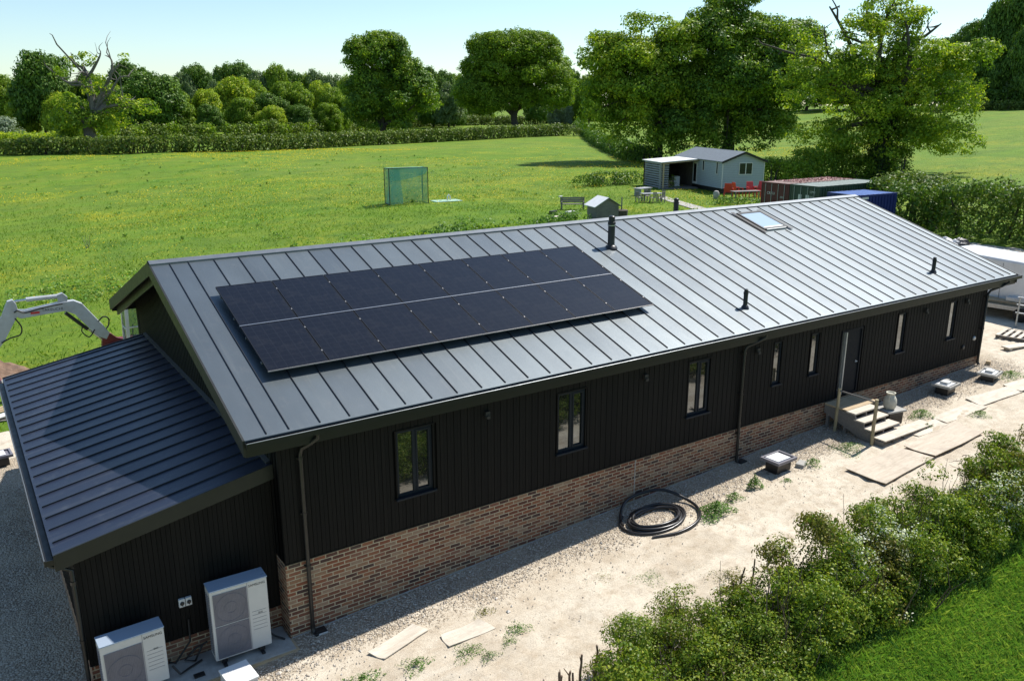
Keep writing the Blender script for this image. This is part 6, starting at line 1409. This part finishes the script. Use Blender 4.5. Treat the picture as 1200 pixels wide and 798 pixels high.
# chicken coop
p = at(706,259); e = empty('hen_coop', p, -.25, 'small grey boarded coop with a pitched roof behind the ridge', 'coop'); w, d, h0, h1 = .85, .75, 1.15, 1.65
mb = MB(); mb.add([(-w,-d,.1),(w,-d,.1),(w,-d,h0),(0,-d,h1),(-w,-d,h0),(-w,d,.1),(w,d,.1),(w,d,h0),(0,d,h1),(-w,d,h0)], [(0,1,2,3,4),(9,8,7,6,5),(0,5,6,1),(1,6,7,2),(2,7,8,3),(3,8,9,4),(4,9,5,0)]); mb.build('wall', M['oldwood'], e, fix=True)
mb = MB()
for k in range(9): mb.box((-w-.006,-d-.012,.15+.11*k),(w+.006,-d-.001,.23+.11*k))
mb.build('wall_boards', M['oldwood'], e)
for s_ in (-1, 1): mb = MB(); mb.hexa([(s_*(w+.2),-d-.15,h0-.10),(0,-d-.15,h1+.02),(0,d+.15,h1+.02),(s_*(w+.2),d+.15,h0-.10)],[(s_*(w+.2),-d-.15,h0-.06),(0,-d-.15,h1+.06),(0,d+.15,h1+.06),(s_*(w+.2),d+.15,h0-.06)]); mb.build('roof_panel', M['canopy'] if s_ < 0 else M['felt'], e, fix=True)
for x, y in ((-w+.05,-d+.05),(w-.05,-d+.05),(-w+.05,d-.05),(w-.05,d-.05)): mb = MB(); mb.box((x-.04,y-.04,0),(x+.04,y+.04,.1)); mb.build('leg', M['oldwood'], e)
p = at(728,259); e = empty('tree_stump_seat', p, 0, 'dark round tub with a stake standing right of the grey coop', 'tub'); mb = MB(); mb.lathe([(.40,0),(.42,.05),(.44,.6),(.46,.75),(.38,.78)], 18); mb.build('tub', M['bark'], e, smoothed=True); mb = MB(); mb.bar((0,0,.6),(.0,0,1.65),.06); mb.build('stake', M['oldwood'], e)
# golf net
nl, nr = at(457,241), at(502,238.5); e = empty('golf_net', nl, math.atan2(nr.y-nl.y, nr.x-nl.x), 'square green golf practice net on a frame in the field', 'net'); wN = (nr-nl).length; hN = 2.95; dN = 1.5
mb = MB(); 
for x in (0, wN): mb.tube([(x,0,0),(x,0,hN)], .035, 8); mb.tube([(x,dN,0),(x,dN,hN*.97)], .03, 8); mb.tube([(x,0,hN),(x,dN,hN*.97)], .03, 8); mb.tube([(x,0,.03),(x,dN,.03)], .03, 8)
mb.tube([(0,0,hN),(wN,0,hN)], .035, 8); mb.tube([(0,dN,hN*.97),(wN,dN,hN*.97)], .03, 8); mb.tube([(0,dN,.03),(wN,dN,.03)], .03, 8); mb.build('frame', M['dark'], e)
def cloth(f, nu=14, nv=12):
    mb = MB(); V = [f(i/(nu-1), j/(nv-1)) for i in range(nu) for j in range(nv)]; F = [(i*nv+j, (i+1)*nv+j, (i+1)*nv+j+1, i*nv+j+1) for i in range(nu-1) for j in range(nv-1)]; return mb.add(V, F)
cloth(lambda u, v: (wN*u, dN-.12*math.sin(PI*u)-.35*math.sin(PI*v)*math.sin(PI*u), hN*.96*v)).build('back_netting', M['net'], e, smoothed=True)
cloth(lambda u, v: (.05+.25*math.sin(PI*v)*u, dN*u, hN*v)).build('side_netting', M['net'], e, smoothed=True)
cloth(lambda u, v: (wN-.05-.05*math.sin(PI*v)*u, dN*u, hN*v)).build('side_netting', M['net'], e, smoothed=True)
cloth(lambda u, v: (wN*u, .02+.1*math.sin(6*u), hN*(1-.30*v*(1-u)**.5-.08*v))).build('top_drape', M['net'], e, smoothed=True)
cloth(lambda u, v: (.1+wN*.36*u*(1-.25*v), .35*u+.03, hN*(.98*v))).build('hanging_netting', M['net'], e, smoothed=True)
cloth(lambda u, v: (wN*u, dN*v, hN*.99-.12*math.sin(PI*u)*math.sin(PI*v))).build('top_netting', M['net'], e, smoothed=True)
p = at(523,236); e = empty('golf_mat', p, -.1, 'pale green golf mat with a white ball bucket right of the golf net', 'golf mat'); mb = MB(); mb.box((-1.2,-.7,0),(1.2,.7,.07)); m_ = plain('mat_green', (.30,.46,.36), .8); mb.build('mat', m_, e, bevel=.02)
mb = MB(); mb.tube([(.1,0,.07),(.12,0,.4),(.25,.05,.55),(.38,.05,.35),(.40,.05,.07)], .06, 8); mb.build('ball_bucket', M['white'], e, smoothed=True)

# ------------------------------------------------------------------ van and things at the right edge
VN_ = empty('white_van', (29.0,1.0,-.11), R(-10), 'white panel van parked beyond the far right corner of the building', 'van')
# local: length runs along y (0..5.6 away), width x 0..2.0 ; outlines in the (y,z) plane
def vpoly(pts, x0, x1, name, mat, parent, bev=0):
    mb = MB(); n_ = len(pts); mb.add([(x0, y, z) for y, z in pts]+[(x1, y, z) for y, z in pts], [tuple(range(n_)), tuple(range(n_, 2*n_))[::-1]]+[(i, i+n_, (i+1) % n_+n_, (i+1) % n_) for i in range(n_)])
    return mb.build(name, mat, parent, fix=True, bevel=bev)
Hv = 2.16
bd = vpoly([(-1.6,.45),(-1.65,1.0),(-1.45,1.12),(-.55,1.3),(.05,2.02),(.4,Hv),(4.5,Hv+.02),(4.62,2.05),(4.68,.5),(4.6,.36),(-1.5,.36)], 0, 2.0, 'body', M['vanwhite'], VN_, .10)
vpoly([(.30,1.95),(.0,1.93),(-.42,1.38),(-.38,1.28),(.30,1.28)], -.012, -.0005, 'side_window', M['glass'], VN_)
for y in (2.35, 3.35): mb = MB(); mb.box((-.012,y-.4,1.25),(-.0005,y+.4,1.75)); mb.build('side_window', M['glass'], VN_, bevel=.002) if y < 0 else None
mb = MB(); mb.box((-.010,.45,.5),(-.0005,.46,2.0)); mb.box((-.010,1.75,.5),(-.0005,1.76,2.0)); mb.box((-.012,1.75,1.15),(-.0005,4.4,1.18)); mb.build('door_seam', M['dark'], VN_)
mb = MB(); mb.box((-.035,.55,1.1),(-.0005,.75,1.16)); mb.build('door_handle', M['dark'], VN_, bevel=.004)
mb = MB(); mb.lathe([(.09,0),(.09,.01)], 14, M=Matrix.Translation((-.0005,.62,1.45)) @ Matrix.Rotation(-PI/2, 4, 'Y')); mb.build('fuel_cap', M['dark'], VN_)
mb = MB(); mb.box((-.02,-1.4,.36),(.0-.0005,4.55,.55)); mb.build('sill_trim', M['black'], VN_, bevel=.004)
mb = MB(); mb.box((.1,4.64,.35),(1.9,4.78,.62)); mb.build('bumper', M['black'], VN_, bevel=.03)
mb = MB(); mb.box((.03,4.685,.9),(.12,4.70,1.6)); mb.build('tail_light', M['red'], VN_)
for y in (-.75, 3.55):
    for x in (-.02, 1.82):
        mb = MB(); mb.lathe([(.24,0),(.33,.02),(.345,.06),(.345,.16),(.33,.20),(.24,.21)], 24, M=Matrix.Translation((x-.02, y, .345)) @ Matrix.Rotation(PI/2, 4, 'Y')); wh = mb.build('tyre', M['dark'], VN_, smoothed=True)
        mb = MB(); mb.lathe([(.235,0),(.20,.02),(.06,.03)], 20, M=Matrix.Translation((x-.035 if x < 1 else x+.20, y, .345)) @ Matrix.Rotation(PI/2 if x > 1 else -PI/2, 4, 'Y')); mb.build('rim', M['steel'], wh)
# dark tarpaulin heap / bags behind the van
def bags(loc, n_, label, mt, r):
    e = empty('rubbish_heap', loc, 0, label, 'rubbish'); 
    for k in range(n_):
        mb = MB(); rr = r*RNG.uniform(.7, 1.2); pr = [(rr*.5,0),(rr*.95,rr*.25),(rr,rr*.6),(rr*.7,rr*1.0),(rr*.2,rr*1.25),(.03,rr*1.35)]
        mb.lathe(pr, 9); off = Vector((RNG.uniform(-1.2,1.2), RNG.uniform(-.6,.6), RNG.uniform(0,.35))); mb.v = [tuple(Vector(v)*(1+.12*math.sin(v[0]*9+v[1]*7+k))+off) for v in mb.v]; mb.build('bag', M[mt] if k % 3 else M['white'], e)
bags((41.6,11.2,-.11), 11, 'heap of black and white rubbish bags between the roof and the van', 'dark', .42)
# metal rail frame and pallets
p = at(1190,384); e = empty('metal_rail', p, R(10), 'galvanised guard rail frame standing on the sand at the right edge', 'rail frame')
for i, y in enumerate((0, 1.6)):
    mb = MB(); mb.tube([(0,-y,0),(0,-y,1.15)], .03, 8); mb.build('upright', M['zincgalv'], e)
for z in (1.12, .85, .55): mb = MB(); mb.tube([(0,.08,z),(0,-2.6,z)], .028, 8); mb.build('rail', M['zincgalv'], e)
mb = MB(); mb.tube([(.0,0,.0),(.5,0,.0),(.5,-1.6,.0),(0,-1.6,.0)], .028, 8); mb.build('foot_frame', M['zincgalv'], e)
p = at(1190,393); e = empty('timber_pallet', (p.x-.2, p.y-.1, p.z), R(12), 'weathered pallet lying at the foot of the metal rail', 'pallet')
mb = MB()
for k in range(5): mb.box((-.6,-.5+.22*k,.09),(.6,-.38+.22*k,.115))
mb.build('deck_boards', M['ply'], e)
for x in (-.55, 0, .45): mb = MB(); mb.box((x,-.5,0),(x+.1,.5,.09)); mb.build('bearer', M['oldwood'], e)
p = at(1185,370); e = empty('flat_trailer', (p.x, p.y-.2, p.z), R(8), 'low flat trailer loaded with boards and yellow packs at the right edge', 'trailer')
mb = MB(); mb.box((-.9,-2.6,.40),(.9,1.6,.48)); mb.box((-.92,-2.6,.48),(-.88,1.6,.56)); mb.build('bed', M['zincgalv'], e)
mb = MB(); mb.tube([(-.3,1.6,.38),(-.0,2.6,.36)], .05, 8); mb.tube([(.3,1.6,.38),(.0,2.6,.36)], .05, 8); mb.lathe([(.08,0),(.1,.1),(.04,.2)], 10, c=(0,2.6,.34)); mb.build('drawbar', M['dark'], e)
for x in (-1.0, .82): mb = MB(); mb.lathe([(.18,0),(.27,.03),(.28,.15),(.2,.18)], 20, M=Matrix.Translation((x,-.4,.28)) @ Matrix.Rotation(PI/2, 4, 'Y')); mb.build('wheel', M['dark'], e, smoothed=True)
ld = empty('timber_load', (p.x, p.y-.2, p.z+.49), R(8), 'stack of pale timber and a yellow pack on the flat trailer', 'timber'); 
mb = MB()
for k in range(3):
    for j in range(5): mb.box((-.7+.28*j,-2.2,.06*k),(-.46+.28*j,1.0+.1*j,.06*k+.05))
mb.build('planks', M['timber'], ld); mb = MB(); mb.box((-.5,-1.9,.18),(.3,-.9,.42)); mb.build('yellow_pack', plain('yellow_wrap', (.55,.42,.06), .5), ld, bevel=.03); mb = MB(); mb.box((-.6,-.6,.18),(.4,.3,.34)); mb.build('white_pack', M['white'], ld, bevel=.03)
p = at(1172,357); e = empty('van_shade_block', (p.x+.2, p.y, p.z), R(-8), 'dark blue grey block standing in for the shaded ground below the van', 'shade block'); mb = MB(); mb.box((-.5,-1.4,0),(.6,1.4,.30)); mb.build('cover', plain('van_shade_blue', (.10,.13,.17), .6), e, bevel=.05); mb = MB(); mb.box((-.55,-1.45,0),(-.505,1.45,.10)); mb.build('bright_ground_edge', M['zincgalv'], e)  # shaded ground by the van and its bright rim, put in as solid blocks

# ------------------------------------------------------------------ light, sky, camera
sd = np.array([2.404, .241, 3.287]); sd /= np.linalg.norm(sd)
sun = bpy.data.lights.new('sun', 'SUN'); sun.energy = 4.8; sun.angle = R(.53); sun.color = (1.0, .955, .89)
so = bpy.data.objects.new('sun', sun); COL.objects.link(so); so.rotation_euler = Vector(sd).to_track_quat('Z', 'Y').to_euler(); so.location = (30, 0, 40)
w = bpy.data.worlds.new('World'); S.world = w; w.use_nodes = True; nt = w.node_tree; bg = nt.nodes['Background']
sk = nt.nodes.new('ShaderNodeTexSky'); sk.sky_type = 'NISHITA'; sk.sun_disc = False; sk.sun_elevation = math.asin(sd[2]); sk.sun_rotation = math.atan2(sd[0], sd[1])
sk.altitude = 50; sk.air_density = 1.0; sk.dust_density = .35; sk.ozone_density = 2.0
nt.links.new(mix(nt, 1.0, sk.outputs[0], (.98,1.06,1.06), 'MULTIPLY'), bg.inputs[0]); bg.inputs[1].default_value = .105
cam = bpy.data.cameras.new('camera'); co_ = bpy.data.objects.new('camera', cam); COL.objects.link(co_)
cam.sensor_fit = 'HORIZONTAL'; cam.sensor_width = 36; cam.lens = FPX/1200*36; cam.clip_end = 9000; cam.clip_start = .1
co_.location = CAM.tolist(); co_.rotation_euler = (PI/2-PITCH, 0, -YAW); S.camera = co_
S.view_settings.view_transform = 'Standard'; S.view_settings.look = 'None'; S.view_settings.gamma = 1; S.view_settings.exposure = .52; S.view_settings.use_curve_mapping = False
S.cycles.max_bounces = 6; S.cycles.transparent_max_bounces = 12; S.cycles.use_denoising = True
